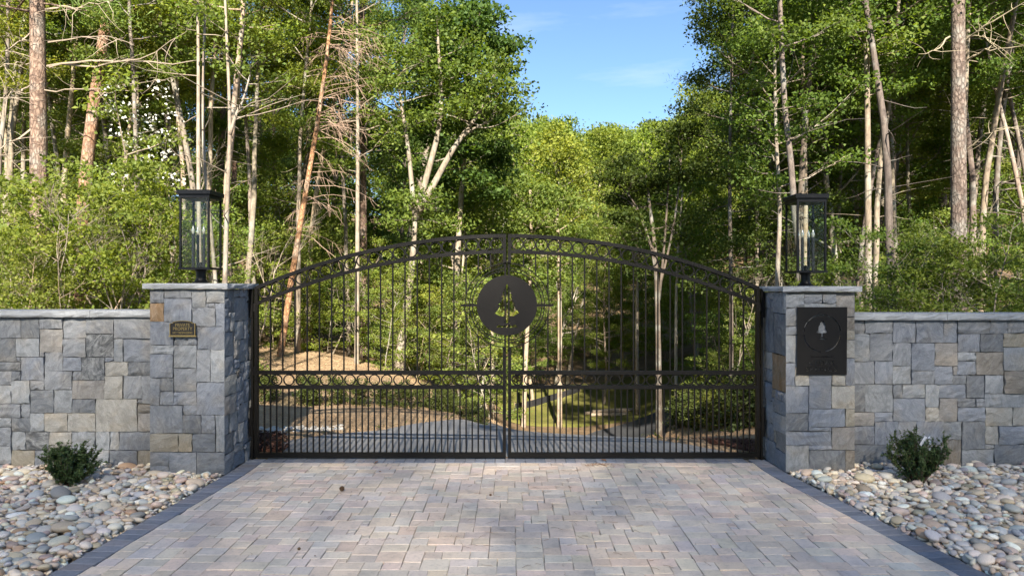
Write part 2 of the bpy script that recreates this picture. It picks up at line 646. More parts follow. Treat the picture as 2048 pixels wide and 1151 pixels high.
# ------------------------------------------------------------------ terrain
TX = np.array([-400, -60, -30, -15, -8, -5, -2.5, -1, 0.5, 3, 5, 8, 15, 30, 60, 400.])
TY = np.array([-300, 8.05, 8.2, 10, 13, 16, 22, 27, 40, 60, 80, 100, 130, 200, 500.])
TZ = np.array([
    [-.1, -.1, -.1, -.1, -.1, -.1, -.1, -.1, -.1, -.1, -.1, -.1, -.1, -.1, -.1, -.1],
    [-.1, -.1, -.1, -.1, -.1, -.1, -.1, -.1, -.1, -.1, -.1, -.1, -.1, -.1, -.1, -.1],
    [.3, .3, .3, .3, .2, .1, 0, 0, 0, 0, -.03, 0, .3, .5, .5, .5],
    [.6, .6, .6, .5, .35, .15, -.02, -.03, -.05, -.16, -.12, .1, .5, .8, .8, .8],
    [1, 1, 1, .7, .4, .3, .08, -.3, -.85, -.95, -.55, .05, .6, 1.2, 1.2, 1.2],
    [1.2, 1.2, 1.2, .8, .5, .32, -.05, -.8, -1.7, -1.9, -1.1, -.1, .9, 1.8, 1.8, 1.8],
    [1.5, 1.5, 1.5, 1.2, .7, .2, -.9, -2., -2.9, -3., -2.3, -.3, 1.5, 2.8, 3, 3],
    [2, 2, 1.8, 1.5, .5, -1., -2.4, -2.9, -3.1, -3.1, -3., -1.5, 1.8, 3.4, 4, 4],
    [4, 4, 3, 1.5, 0, -.8, -1.2, -1.4, -1.3, -1., -.8, -.3, 1.8, 4, 5, 5],
    [8, 8, 6, 4.5, 3.6, 3.4, 3.2, 3.2, 3.2, 3.4, 3.6, 4, 5, 7, 9, 9],
    [12, 12, 10, 9, 8.4, 8.2, 8.2, 8.2, 8.2, 8., 7.8, 7.8, 9, 11, 13, 13],
    [16, 15, 13, 12.4, 12.2, 12.1, 12, 12, 12, 11.6, 11.3, 11.2, 12, 14, 16, 17],
    [20, 18, 16, 15, 15, 15, 15, 15, 15, 14.5, 14.2, 14, 15, 16, 19, 20],
    [24, 22, 20, 19, 19, 19, 19, 19, 19, 19, 18.5, 18.5, 19, 20, 22, 24],
    [26, 24, 22, 21, 21, 21, 21, 21, 21, 21, 20, 20, 21, 22, 24, 26]])


def bilin(x, y):
    x, y = np.asarray(x, float), np.asarray(y, float)
    i = np.clip(np.searchsorted(TX, x) - 1, 0, len(TX) - 2)
    j = np.clip(np.searchsorted(TY, y) - 1, 0, len(TY) - 2)
    u = np.clip((x - TX[i]) / (TX[i + 1] - TX[i]), 0, 1)
    v = np.clip((y - TY[j]) / (TY[j + 1] - TY[j]), 0, 1)
    return (TZ[j, i] * (1 - u) + TZ[j, i + 1] * u) * (1 - v) + (TZ[j + 1, i] * (1 - u) + TZ[j + 1, i + 1] * u) * v


GX = np.arange(-70, 70.01, 0.5)
GY = np.arange(8.2, 160, 0.5)
_gx, _gy = np.meshgrid(GX, GY)
GZ = bilin(_gx, _gy)
for _ in range(3):
    k = np.array([.25, .5, .25])
    p = np.pad(GZ, 1, mode='edge')
    GZ = p[:-2, 1:-1] * .25 + p[1:-1, 1:-1] * .5 + p[2:, 1:-1] * .25
    p = np.pad(GZ, 1, mode='edge')
    GZ = p[1:-1, :-2] * .25 + p[1:-1, 1:-1] * .5 + p[1:-1, 2:] * .25
GZ[0] = bilin(GX, np.full(len(GX), 8.2))


def tz(x, y):
    x, y = np.asarray(x, float), np.asarray(y, float)
    inside = (x > GX[0]) & (x < GX[-1] - .01) & (y > GY[0]) & (y < GY[-1] - .01)
    fx = np.clip((x - GX[0]) / .5, 0, len(GX) - 1.001)
    fy = np.clip((y - GY[0]) / .5, 0, len(GY) - 1.001)
    i, j = fx.astype(int), fy.astype(int)
    u, v = fx - i, fy - j
    z = (GZ[j, i] * (1 - u) + GZ[j, i + 1] * u) * (1 - v) + (GZ[j + 1, i] * (1 - u) + GZ[j + 1, i + 1] * u) * v
    return np.where(inside, z, bilin(x, y))


def tzf(x, y):
    return float(tz(np.array([x]), np.array([y]))[0])


def grid_mesh(name, X, Y, Z, mat, smooth=True):
    """X, Y, Z arrays of shape (rows, cols)"""
    r, c = X.shape
    V = np.stack([X, Y, Z], -1).reshape(-1, 3)
    idx = np.arange(r * c).reshape(r, c)
    Q = np.stack([idx[:-1, :-1], idx[:-1, 1:], idx[1:, 1:], idx[1:, :-1]], -1).reshape(-1, 4)
    me = bpy.data.meshes.new(name)
    me.vertices.add(len(V))
    me.vertices.foreach_set('co', V.astype(np.float32).ravel())
    me.loops.add(Q.size)
    me.loops.foreach_set('vertex_index', Q.astype(np.int32).ravel())
    me.polygons.add(len(Q))
    me.polygons.foreach_set('loop_start', np.arange(0, Q.size, 4, dtype=np.int32))
    me.update(calc_edges=True)
    me.polygons.foreach_set('use_smooth', np.full(len(Q), smooth))
    me.materials.append(mat)
    return me


xs = np.unique(np.concatenate([np.linspace(-400, -60, 18), np.arange(-60, -16, 2.0), np.arange(-16, 16.1, 0.5), np.arange(18, 60.1, 2.0), np.linspace(60, 400, 18)]))
ys = np.unique(np.concatenate([np.linspace(-300, -30, 10), np.linspace(-30, 8.05, 9), [8.2], np.arange(8.7, 36, 0.5), np.arange(36, 160, 2.5), np.linspace(160, 500, 14)]))
gx, gy = np.meshgrid(xs, ys)
gz = tz(gx, gy) + np.where(gy < 8.3, 0.0, -0.07)
rr = np.random.default_rng(3)
gz += np.where((gy > 9) & ((np.abs(gx) > 9) | (gy > 20)), rr.normal(0, .04, gz.shape), 0)
tag(put('forest_ground', grid_mesh('forest_ground', gx, gy, gz, M['forest'])), 'brown leaf covered woodland ground falling to a valley and rising to a hill', kind='structure')

LY = np.array([8.2, 9.1, 9.5, 9.85, 11, 13, 16, 20, 22, 24, 25.2, 25.9])
LX = np.array([-3.3, -2.9, -2.5, -1.9, -1.2, -.3, .6, 1.2, 1.6, 3, 5.5, 9])
RY = np.array([8.2, 8.6, 9.4, 9.7, 11, 13, 16, 20, 23, 25])
RX = np.array([3.3, 2.75, 2.28, 2.05, 2.2, 2.8, 3.6, 4.5, 7, 11])


def patch(name, y0, y1, left, right, mat, off, nu=24, nv=60, label=None, rough=0.0):
    v = np.linspace(y0, y1, nv)
    lx, rx = left(v), right(v)
    u = np.linspace(0, 1, nu)
    X = lx[:, None] + (rx - lx)[:, None] * u[None]
    Y = np.repeat(v[:, None], nu, 1)
    Z = tz(X, Y) + off
    if rough:
        Z = Z + np.random.default_rng(len(name)).normal(0, rough, Z.shape)
        for e in (np.s_[:, 0], np.s_[:, -1], np.s_[0], np.s_[-1]):
            Z[e] -= .10
    return tag(put(name, grid_mesh(name, X, Y, Z, mat)), label, kind='structure')


fL = lambda v: np.interp(v, LY, LX)
fR = lambda v: np.interp(v, RY, RX)
patch('asphalt_drive', 8.18, 12.5, fL, fR, M['asphalt'], 0.0, 30, 50, 'grey asphalt drive dropping away beyond the gate')
patch('lower_drive', 12.47, 25.9, fL, lambda v: np.interp(v, np.append(RY, 26), np.append(RX, 13)), M['new_asphalt'], 0.0, 30, 70, 'dark new asphalt strip of the drive in the hollow')
patch('pine_straw_bank', 8.3, 19, lambda v: np.full_like(v, -11.), lambda v: fL(v) - .01 + .08 * np.sin(v * 5), M['straw'], 0.02, 70, 90, 'tan pine straw mulch bank rising left of the drive', rough=.008)
patch('mulch_bank', 8.3, 20, lambda v: fR(v) + .01 + .08 * np.sin(v * 4), lambda v: fR(v) + 5, M['straw'], 0.015, 44, 80, 'brown mulch bank right of the drive', rough=.008)
patch('grass_verge', 25.2, 31.5, lambda v: np.full_like(v, -.6) + .5 * np.sin(v), lambda v: np.full_like(v, 9.), M['grass'], 0.03, 40, 40, 'yellow green mown grass in the hollow beyond the drive', rough=.012)
# dark bark mulch pockets just inside the gate
patch('bark_mulch_bed', 8.32, 9.25, lambda v: np.full_like(v, -4.6), lambda v: -2.75 - .35 * (v - 8.3) + .05 * np.sin(v * 9), M['mulch'], 0.05, 20, 14, 'dark red bark mulch inside the gate by the left pillar', rough=.012)
patch('bark_mulch_bed', 8.32, 9.5, lambda v: 3.05 - .45 * (v - 8.3) + .04 * np.sin(v * 8), lambda v: np.full_like(v, 5.0), M['mulch'], 0.05, 20, 14, 'dark red bark mulch inside the gate by the right pillar', rough=.012)

# ------------------------------------------------------------------ forecourt: border, pavers, pebble beds
def xl(y):
    return -3.118 - max(0.0, 7.4 - y) * 0.066
def xr(y):
    return 3.01 + max(0.0, 7.5 - y) * 0.137


BW = 0.205
me = grid_mesh('sand', *np.meshgrid(np.linspace(-4.6, 4.8, 3), np.linspace(-8, 8.3, 3)), np.full((3, 3), -0.022), M['sand'], False)
drive = tag(put('paved_driveway', me), 'pale pinkish grey paver driveway in front of the gate', kind='structure')
tag(put('approach_road', grid_mesh('approach_road', *np.meshgrid(np.linspace(-60, 60, 5), np.linspace(-30, -8, 4)), np.full((4, 5), -0.02), M['asphalt'], False)), 'asphalt road behind the viewpoint', kind='structure')
for nm, x0, x1, lb in (('pebble_bed', -14, -3.3, 'soil bed under the river pebbles left of the driveway'), ('pebble_bed', 3.2, 14, 'soil bed under the river pebbles right of the driveway')):
    X, Y = np.meshgrid(np.linspace(x0, x1, 30), np.linspace(-6, 8.1, 30))
    tag(put(nm, grid_mesh(nm, X, Y, np.interp(Y, [-6, 4, 7.6, 8.1], [-.06, -.06, 0.0, 0.0]), M['bed'])), lb, kind='structure')


def brick_mesh(name, w, d, h, bev, mat, seed=0, clip=None, cx=0, cy=0):
    """block with bevelled, slightly irregular top, origin at top centre"""
    r = random.Random(seed)
    j = lambda s=.003: r.uniform(-s, s)
    x0, x1, y0, y1 = -w / 2, w / 2, -d / 2, d / 2
    P = [(x0 + j(), y0 + j()), (x1 + j(), y0 + j()), (x1 + j(), y1 + j()), (x0 + j(), y1 + j())]
    if clip:
        P = [(min(max(p[0], clip[0](p[1] + cy) - cx), clip[1](p[1] + cy) - cx), p[1]) for p in P]
    c = (sum(p[0] for p in P) / 4, sum(p[1] for p in P) / 4)
    Q = []
    for p in P:
        dx, dy = c[0] - p[0], c[1] - p[1]
        Q.append((p[0] + math.copysign(min(bev, abs(dx)), dx), p[1] + math.copysign(min(bev, abs(dy)), dy)))
    V = [(p[0], p[1], -h) for p in P] + [(p[0], p[1], -bev * .8 + j(.001)) for p in P] + [(q[0], q[1], j(.0008)) for q in Q]
    Fc = [(8, 9, 10, 11)]
    for i in range(4):
        k = (i + 1) % 4
        Fc += [(i, k, k + 4, i + 4), (i + 4, k + 4, k + 8, i + 8)]
    return pymesh(name, V, Fc, mat)


def pack(nx, ny, sizes, rng, occ=None):
    occ = np.zeros((ny, nx), bool) if occ is None else occ
    out = []
    for j in range(ny):
        for i in range(nx):
            if occ[j, i]:
                continue
            fit = []
            for (w, h, p) in sizes:
                if i + w <= nx and j + h <= ny and not occ[j:j + h, i:i + w].any():
                    fit.append((w, h, p))
            if not fit:
                w = h = 1
            else:
                pr = np.array([f[2] for f in fit], float)
                w, h, _ = fit[rng.choice(len(fit), p=pr / pr.sum())]
            occ[j:j + h, i:i + w] = True
            out.append((i, j, w, h))
    return out


PAV = [(0.715, 0.569, 0.446), (0.691, 0.569, 0.459), (0.667, 0.562, 0.467), (0.643, 0.553, 0.47), (0.631, 0.55, 0.477), (0.731, 0.596, 0.47), (0.683, 0.542, 0.429), (0.658, 0.55, 0.454), (0.708, 0.58, 0.459), (0.618, 0.535, 0.459)]
cell = 0.070
rng = np.random.default_rng(11)
nx, ny = int(7.8 / cell), int(8.5 / cell)
px0, py1 = -3.75, 7.93
ps = pack(nx, ny, [(3, 2, 5), (2, 2, 2.2), (2, 3, 1.6), (3, 3, 1.0), (4, 2, .6)], rng)
pav = []
for (i, j, w, h) in ps:
    cx, cy = px0 + (i + w / 2) * cell, py1 - (j + h / 2) * cell
    W, D = w * cell, h * cell
    if cx - W / 2 > xr(cy) - BW - .02 or cx + W / 2 < xl(cy) + BW + .02:
        continue
    vis = abs(cx) < cy * 0.76 and cy > 4.7
    pav.append((0 if vis else 1, cy if vis else 0, cx, cy, W, D))
pav.sort()
cL = lambda y: xl(y) + BW + .004
cR = lambda y: xr(y) - BW - .004
pm = {}
rest_v, rest_f, rest_c = [], [], []
for k, (nv, _, cx, cy, W, D) in enumerate(pav):
    edge = cx - W / 2 < cL(cy) + .03 or cx + W / 2 > cR(cy) - .03
    c = PAV[int(rng.integers(len(PAV)))]
    f = rng.uniform(.9, 1.1)
    c = tuple(q * f * rng.uniform(.97, 1.03) for q in c)
    g = .0042
    dz = rng.normal(0, .0016)
    tilt = (rng.normal(0, .004), rng.normal(0, .004), rng.normal(0, .006))
    if edge:
        mesh = brick_mesh('paver', W - g, D - g,   .05, .0035, M['paver'], k, (cL, cR), cx, cy)
    else:
        key = (round(W, 3), round(D, 3), int(rng.integers(4)))
        if key not in pm:
            pm[key] = brick_mesh('paver', W - g, D - g,   .05, .0035, M['paver'], k)
        mesh = pm[key]
    if k < 295:
        put('paver', mesh, drive, (cx, cy, dz), tilt, color=c)
    else:
        n0 = len(rest_v)
        ct, st = math.cos(tilt[2]), math.sin(tilt[2])
        for v in mesh.vertices:
            x, y, z = v.co
            rest_v.append((cx + x * ct - y * st, cy + x * st + y * ct, z + dz + x * tilt[1] - y * tilt[0]))
            rest_c.append((*c, 1))
        for p in mesh.polygons:
            rest_f.append([n0 + q for q in p.vertices])


def set_tint(me, cols):
    a = me.color_attributes.new('tint', 'FLOAT_COLOR', 'POINT')
    a.data.foreach_set('color', np.array(cols, np.float32).ravel())


me = pymesh('paver_field', rest_v, rest_f, M['paver_attr'])
set_tint(me, rest_c)
tag(put('paver_field', me, drive), kind='stuff')

border = empty('driveway_border')
tag(border, 'charcoal soldier course of pavers edging the driveway', kind='structure')
bm_ = [brick_mesh('border_paver', BW - .005, .113, .06, .006, M['paver'], 900 + q) for q in range(4)]
def border_col():
    f = random.uniform(.85, 1.15)
    return tuple(q * f for q in random.choice([(.20, .215, .25), (.225, .23, .255), (.18, .195, .23), (.235, .225, .24)]))
y = 3.2
while y < 8.1:
    for fx, s in ((xl, 1), (xr, -1)):
        x = fx(y) + s * BW / 2
        sl = 0.066 if s > 0 else -0.137
        yaw = -math.atan(sl) if y < 7.4 else 0
        put('border_paver', random.choice(bm_), border, (x, y, random.gauss(.002, .0012)), (0, 0, yaw + random.gauss(0, .006)), color=border_col())
    y += .118
th = [brick_mesh('border_paver', .113, .2, .06, .006, M['paver'], 950 + q) for q in range(3)]
x = xl(8) + BW + .06
while x < xr(8) - BW - .03:
    put('border_paver', random.choice(th), border, (x, 8.05, random.gauss(.002, .0012)), (0, 0, random.gauss(0, .006)), color=border_col())
    x += .118

# ------------------------------------------------------------------ ashlar masonry
CODE = {'g': (0.195, 0.204, 0.222), 'b': (0.176, 0.193, 0.229), 'l': (0.26, 0.271, 0.283), 'd': (0.114, 0.123, 0.138), 't': (0.288, 0.243, 0.17), 'e': (0.343, 0.316, 0.269), 'o': (0.303, 0.168, 0.055), 'n': (0.179, 0.15, 0.116), 'w': (0.233, 0.21, 0.187)}


def rects_on_grid(W, Hh, cell, seeds, rng, sizes):
    nx, ny = int(round(W / cell)), int(round(Hh / cell))
    occ = -np.ones((ny, nx), int)
    R = []
    for (u0, v0, u1, v1, code) in seeds:
        i0, i1 = max(0, int(round(u0 / cell))), min(nx, int(round(u1 / cell)))
        j0, j1 = max(0, int(round(v0 / cell))), min(ny, int(round(v1 / cell)))
        for _ in range(14):
            if i1 <= i0 or j1 <= j0:
                break
            b = occ[j0:j1, i0:i1] >= 0
            if not b.any():
                break
            cnt = {'l': b[:, 0].mean(), 'r': b[:, -1].mean(), 'b': b[0].mean(), 't': b[-1].mean()}
            w = max(cnt, key=cnt.get)
            if w == 'l':
                i0 += 1
            elif w == 'r':
                i1 -= 1
            elif w == 'b':
                j0 += 1
            else:
                j1 -= 1
        if i1 - i0 < 2 or j1 - j0 < 2 or (occ[j0:j1, i0:i1] >= 0).any():
            continue
        occ[j0:j1, i0:i1] = len(R)
        R.append([i0, j0, i1, j1, code])

    def grow(limit):
        for _ in range(limit):
            for k, r in enumerate(R):
                i0, j0, i1, j1, c = r
                if i0 > 0 and (occ[j0:j1, i0 - 1] < 0).all():
                    r[0] -= 1
                    occ[j0:j1, i0 - 1] = k
                i0 = r[0]
                if i1 < nx and (occ[j0:j1, i1] < 0).all():
                    occ[j0:j1, i1] = k
                    r[2] += 1
                i1 = r[2]
                if j0 > 0 and (occ[j0 - 1, i0:i1] < 0).all():
                    occ[j0 - 1, i0:i1] = k
                    r[1] -= 1
                j0 = r[1]
                if j1 < ny and (occ[j1, i0:i1] < 0).all():
                    occ[j1, i0:i1] = k
                    r[3] += 1
    grow(2)
    for (i, j, w, h) in pack(nx, ny, sizes, rng, occ >= 0):
        R.append([i, j, i + w, j + h, None])
    # swallow 1-cell scraps into a neighbour where the join stays a rectangle
    ok = True
    while ok:
        ok = False
        for a in list(R):
            if min(a[2] - a[0], a[3] - a[1]) > 1:
                continue
            for b in R:
                if b is a:
                    continue
                if (a[0] == b[0] and a[2] == b[2] and (a[3] == b[1] or b[3] == a[1])) or (a[1] == b[1] and a[3] == b[3] and (a[2] == b[0] or b[2] == a[0])):
                    b[:4] = [min(a[0], b[0]), min(a[1], b[1]), max(a[2], b[2]), max(a[3], b[3])]
                    b[4] = b[4] or a[4]
                    R.remove(a)
                    ok = True
                    break
            if ok:
                break
    return [(r[0] * cell, r[1] * cell, r[2] * cell, r[3] * cell, r[4]) for r in R]


def stone(parent, org, U, Nn, r, W, rng, depth=.07, mitre=(False, False)):
    u0, v0, u1, v1, code = r
    g = .0035
    w, h = (u1 - u0), (v1 - v0)
    cu, cv = (u0 + u1) / 2, (v0 + v1) / 2
    pr = rng.normal(.004, .006)
    n = 4
    V = []
    for b in range(n + 1):
        for a in range(n + 1):
            fu, fv = a / n, b / n
            x = -w / 2 + g + fu * (w - 2 * g)
            z = -h / 2 + g + fv * (h - 2 * g)
            rim = a in (0, n) or b in (0, n)
            dn = pr + rng.normal(0, .0035) - (rng.uniform(.004, .011) if rim else 0)
            if rim:
                m0 = mitre[0] and a == 0 and u0 < 1e-4
                m1 = mitre[1] and a == n and u1 > W - 1e-4
                if not (m0 or m1):
                    x += rng.normal(0, .0028) if a in (0, n) else 0
                else:
                    dn = 0
                    x += -g if m0 else g
                z += rng.normal(0, .0028) if b in (0, n) else 0
            V.append((x, dn, z))
    Fc = []
    for b in range(n):
        for a in range(n):
            k = b * (n + 1) + a
            Fc.append((k, k + 1, k + n + 2, k + n + 1))
    ringi = [a for a in range(n + 1)] + [b * (n + 1) + n for b in range(1, n + 1)] + [n * (n + 1) + a for a in range(n - 1, -1, -1)] + [b * (n + 1) for b in range(n - 1, 0, -1)]
    k0 = len(V)
    for q in ringi:
        x, _, z = V[q]
        if mitre[0] and u0 < 1e-4 and x < -w / 2 + .02:
            x += depth
        if mitre[1] and u1 > W - 1e-4 and x > w / 2 - .02:
            x -= depth
        V.append((x, -depth, z))
    m = len(ringi)
    for q in range(m):
        q2 = (q + 1) % m
        Fc.append((ringi[q2], ringi[q], k0 + q, k0 + q2))
    Z = Vector((0, 0, 1))
    VV = [U * x + Nn * y + Z * z for (x, y, z) in V]
    # face winding: U x Z should face along Nn
    if U.cross(Z).dot(Nn) < 0:
        Fc = [tuple(reversed(f)) for f in Fc]
    me = pymesh('stone', VV, Fc, M['ashlar'])
    if code is None:
        code = rng.choice(list('gbldwetn'), p=[.36, .30, .15, .08, .05, .03, .015, .015])
    alpha = 1.0
    if code == 'm':
        base, alpha = CODE['d'], .25
    elif code == 'k':
        base, alpha = CODE['l'], .72
    else:
        base = CODE[code]
    f = rng.uniform(.9, 1.1)
    c = tuple(q * f for q in base)
    p = org + U * cu + Z * cv
    return put('stone', me, parent, p, color=(*c, alpha))


SIZES = [(5, 4, 3), (6, 4, 3), (4, 4, 2), (4, 3, 2), (5, 5, 2), (7, 5, 1.3), (3, 4, 1.5), (3, 5, 1), (2, 4, .7), (6, 3, 1), (3, 3, 1), (8, 6, .5), (2, 2, .3), (2, 3, .4), (3, 2, .4), (4, 2, .5)]
GC = 0.052


def seeds_from(txt, sc, ox, oy, D, X0, flip=False):
    """traced stones 'x0,y0,x1,y1,code;...' in crop pixels -> face coordinates from X0"""
    out = []
    for t in txt.replace('\n', '').split(';'):
        t = t.strip()
        if not t:
            continue
        a = t.split(',')
        x0, y0, x1, y1 = [float(q) for q in a[:4]]
        p, q = at(ox + x0 / sc, oy + y1 / sc, D), at(ox + x1 / sc, oy + y0 / sc, D)
        out.append((p.x - X0, p.z, q.x - X0, q.z, a[4]))
    return out


LW = """0,268,115,382,g;115,268,212,300,g;115,300,212,382,d;212,268,348,322,g;212,322,342,438,w;348,268,480,362,g;480,268,610,332,g;475,340,612,468,m;
610,268,812,384,g;342,362,475,470,g;612,384,672,470,l;672,384,812,492,b;0,384,85,495,d;85,384,212,485,l;0,495,100,552,d;100,485,238,612,b;238,438,348,545,g;348,470,455,545,b;
455,470,583,592,m;583,468,672,492,l;583,492,710,588,e;710,492,812,590,d;0,552,52,640,g;52,552,100,612,d;0,640,50,720,l;50,612,160,720,l;160,600,240,665,g;240,545,405,660,g;405,545,455,592,g;
405,592,540,706,w;540,590,672,704,e;672,590,768,698,g;768,590,818,720,g;160,665,290,770,d;290,660,402,768,k;402,706,515,772,d;515,698,758,890,e;758,720,818,785,n;758,785,820,878,w;
0,722,110,797,g;110,722,165,797,g;0,797,58,850,l;58,797,162,895,d;165,772,245,880,l;245,772,372,875,e;372,772,515,878,e;0,850,60,955,g;60,895,135,990,l;135,885,265,985,m;265,878,405,955,e;405,878,520,955,k;
520,890,600,990,l;600,890,652,990,l;652,880,800,990,g;800,878,830,990,g;0,955,65,1000,l;0,1000,48,1090,l;48,990,192,1090,t;192,985,268,1090,g;268,955,405,1090,e;405,955,520,1090,l;520,990,600,1090,l;600,990,745,1090,d;745,990,825,1090,t"""
LP = """812,105,910,175,g;812,175,905,270,o;910,148,1040,270,b;910,105,1040,148,g;1040,105,1135,215,k;1135,105,1222,172,l;1040,215,1182,310,g;1135,172,1182,215,g;1182,172,1222,312,b;812,272,848,445,l;848,272,945,405,b;945,270,1082,352,l;
1082,312,1222,445,b;945,352,1032,402,g;1032,352,1105,402,g;848,405,950,450,l;950,405,1100,545,k;1100,445,1160,602,g;1160,448,1222,602,l;812,450,950,588,b;950,545,982,655,d;982,545,1075,655,g;1075,545,1100,602,g;812,588,862,740,g;
862,590,950,655,d;862,655,950,740,g;950,655,1070,740,b;1070,602,1225,795,b;812,740,990,902,g;990,740,1105,798,g;985,798,1105,888,d;1105,798,1170,885,g;1170,795,1228,982,l;858,902,985,985,t;812,902,858,985,g;985,890,1052,985,t;1052,885,1170,985,d;
812,985,920,1060,g;920,985,1085,1125,g;1085,982,1228,1130,d;812,1060,920,1130,g"""
RP = """240,118,340,208,l;340,118,430,180,g;430,118,505,180,g;505,118,602,250,w;340,180,505,215,l;240,208,295,282,g;553,250,600,328,n;553,328,600,365,t;553,365,600,465,e;545,465,598,595,b;240,345,292,485,l;240,282,292,345,g;240,485,290,608,b;
285,560,350,608,e;350,560,488,728,b;488,548,543,598,e;488,598,592,725,e;240,608,350,748,b;275,748,370,838,d;370,730,555,830,b;555,725,602,825,t;240,750,275,905,g;275,838,488,915,b;490,830,605,935,w;232,915,350,1065,k;350,938,540,1065,d;540,938,605,1065,n"""
RW = """600,275,660,340,g;660,275,795,338,g;795,275,925,378,b;925,275,1060,372,b;1060,275,1142,375,b;1142,275,1310,340,g;1142,340,1250,428,b;1310,275,1412,338,g;1412,275,1486,332,g;595,342,688,468,l;688,342,795,470,g;795,378,900,495,g;900,405,1008,515,b;900,375,1010,405,g;
1012,375,1142,495,w;1250,340,1385,428,d;1390,335,1486,398,t;1390,398,1486,532,l;1145,428,1240,488,l;1240,428,1385,552,n;595,470,695,600,g;695,470,795,602,b;797,495,905,602,l;905,515,1003,602,g;1005,498,1112,605,b;1112,488,1235,555,b;1112,555,1175,605,d;1175,555,1282,662,d;
1282,548,1382,630,l;1385,535,1486,652,n;595,603,650,730,d;650,603,810,735,k;810,605,845,665,d;845,603,960,662,l;960,605,1042,725,l;1045,605,1172,672,b;805,665,970,785,b;1040,675,1148,772,w;1150,665,1245,720,d;1245,662,1288,718,g;1288,630,1445,712,l;1445,652,1486,742,d;
972,725,1040,788,e;618,735,712,815,w;712,737,808,778,e;595,735,618,790,g;1150,718,1292,800,b;1293,713,1440,803,e;1440,742,1486,798,e;712,778,818,912,b;612,815,710,915,b;595,790,612,915,g;818,788,915,855,g;918,788,1058,860,b;1060,772,1168,880,k;1168,803,1295,925,d;
1295,803,1360,915,e;1360,798,1486,918,b;1060,880,1172,990,n;605,918,790,990,d;790,915,1060,990,g;1180,922,1325,990,k;1325,918,1486,990,d"""

Z1 = Vector((0, 0, 1))
mas_rng = np.random.default_rng(21)


def slab_mesh(name, x0, x1, y0, y1, z0, z1, rng, edges='fblr', seg=.075):
    """cap slab with rock-faced edges; edges: which sides are rough"""
    per = []
    def side(p, q, key):
        L = math.dist(p, q)
        n = max(1, int(L / seg)) if key in edges else 1
        for i in range(n):
            f = (i + (rng.uniform(-.38, .38) if 0 < i else 0)) / n
            per.append((p[0] + (q[0] - p[0]) * f, p[1] + (q[1] - p[1]) * f, key if 0 < i else 'c'))
    side((x0, y0), (x1, y0), 'f')
    side((x1, y0), (x1, y1), 'r')
    side((x1, y1), (x0, y1), 'b')
    side((x0, y1), (x0, y0), 'l')
    out = {'f': (0, -1), 'b': (0, 1), 'l': (-1, 0), 'r': (1, 0), 'c': (0, 0)}
    levels = [(0, z0, .006), (.3, 0, .006), (.68, 0, .006), (1, z1, .006)]
    V = []
    for (t, _, am) in levels:
        for (x, y, k) in per:
            d = out[k]
            o = rng.uniform(-am * 1.5, am * .7) - (.006 if t in (0, 1) else 0)
            zz = z0 + (z1 - z0) * t + (rng.normal(0, .003) if 0 < t < 1 else (rng.uniform(-.001, .003) if t == 0 else rng.uniform(-.003, 0)))
            V.append((x + d[0] * o, y + d[1] * o, zz))
    n = len(per)
    Fc = []
    for L in range(len(levels) - 1):
        for i in range(n):
            j = (i + 1) % n
            Fc.append((L * n + i, L * n + j, (L + 1) * n + j, (L + 1) * n + i))
    cb = len(V)
    cx, cy = (x0 + x1) / 2, (y0 + y1) / 2
    V += [(cx, cy, z0), (cx, cy, z1 + .002)]
    for i in range(n):
        j = (i + 1) % n
        Fc += [(cb, j, i), (cb + 1, (len(levels) - 1) * n + i, (len(levels) - 1) * n + j)]
    return V, Fc


def pillar(label, X0, X1, Y0, Y1, top, seedtxt, args, cap_t, side_seed):
    root = tag(empty('stone_pillar', ((X0 + X1) / 2, (Y0 + Y1) / 2, 0)), label, 'pillar')
    o0 = Vector(root.location)
    core = MB().box(X0 + .05 - o0.x, Y0 + .05 - o0.y, -.1, X1 - .05 - o0.x, Y1 - .05 - o0.y, top)
    core.build('core', M['mortar'], root)
    W, D = X1 - X0, Y1 - Y0
    gW = W / round(W / GC)
    gH = top / round(top / GC)
    sc, ox, oy, Dd = args
    faces = [(Vector((X0, Y0, 0)), Vector((1, 0, 0)), Vector((0, -1, 0)), W, seeds_from(seedtxt, sc, ox, oy, Dd, X0)),
             (Vector((X1, Y0, 0)), Vector((0, 1, 0)), Vector((1, 0, 0)), D, side_seed.get('r', [])),
             (Vector((X0, Y1, 0)), Vector((0, -1, 0)), Vector((-1, 0, 0)), D, side_seed.get('l', [])),
             (Vector((X1, Y1, 0)), Vector((-1, 0, 0)), Vector((0, 1, 0)), W, [])]
    for (org, U, Nn, L, sd) in faces:
        c = L / round(L / GC)
        for r in rects_on_grid(L, top, c, sd, mas_rng, SIZES):
            r = (r[0], r[1], r[2], min(r[3], top), r[4])
            stone(root, org - o0, U, Nn, r, L, mas_rng, .06, (True, True))
    ov = .055
    V, Fc = slab_mesh('cap', X0 - ov - o0.x, X1 + ov - o0.x, Y0 - ov - o0.y, Y1 + ov - o0.y, top + .004, top + .004 + cap_t, mas_rng)
    put('cap_slab', pymesh('cap_slab', V, Fc, M['cap']), root, color=(.33, .335, .34))
    return root


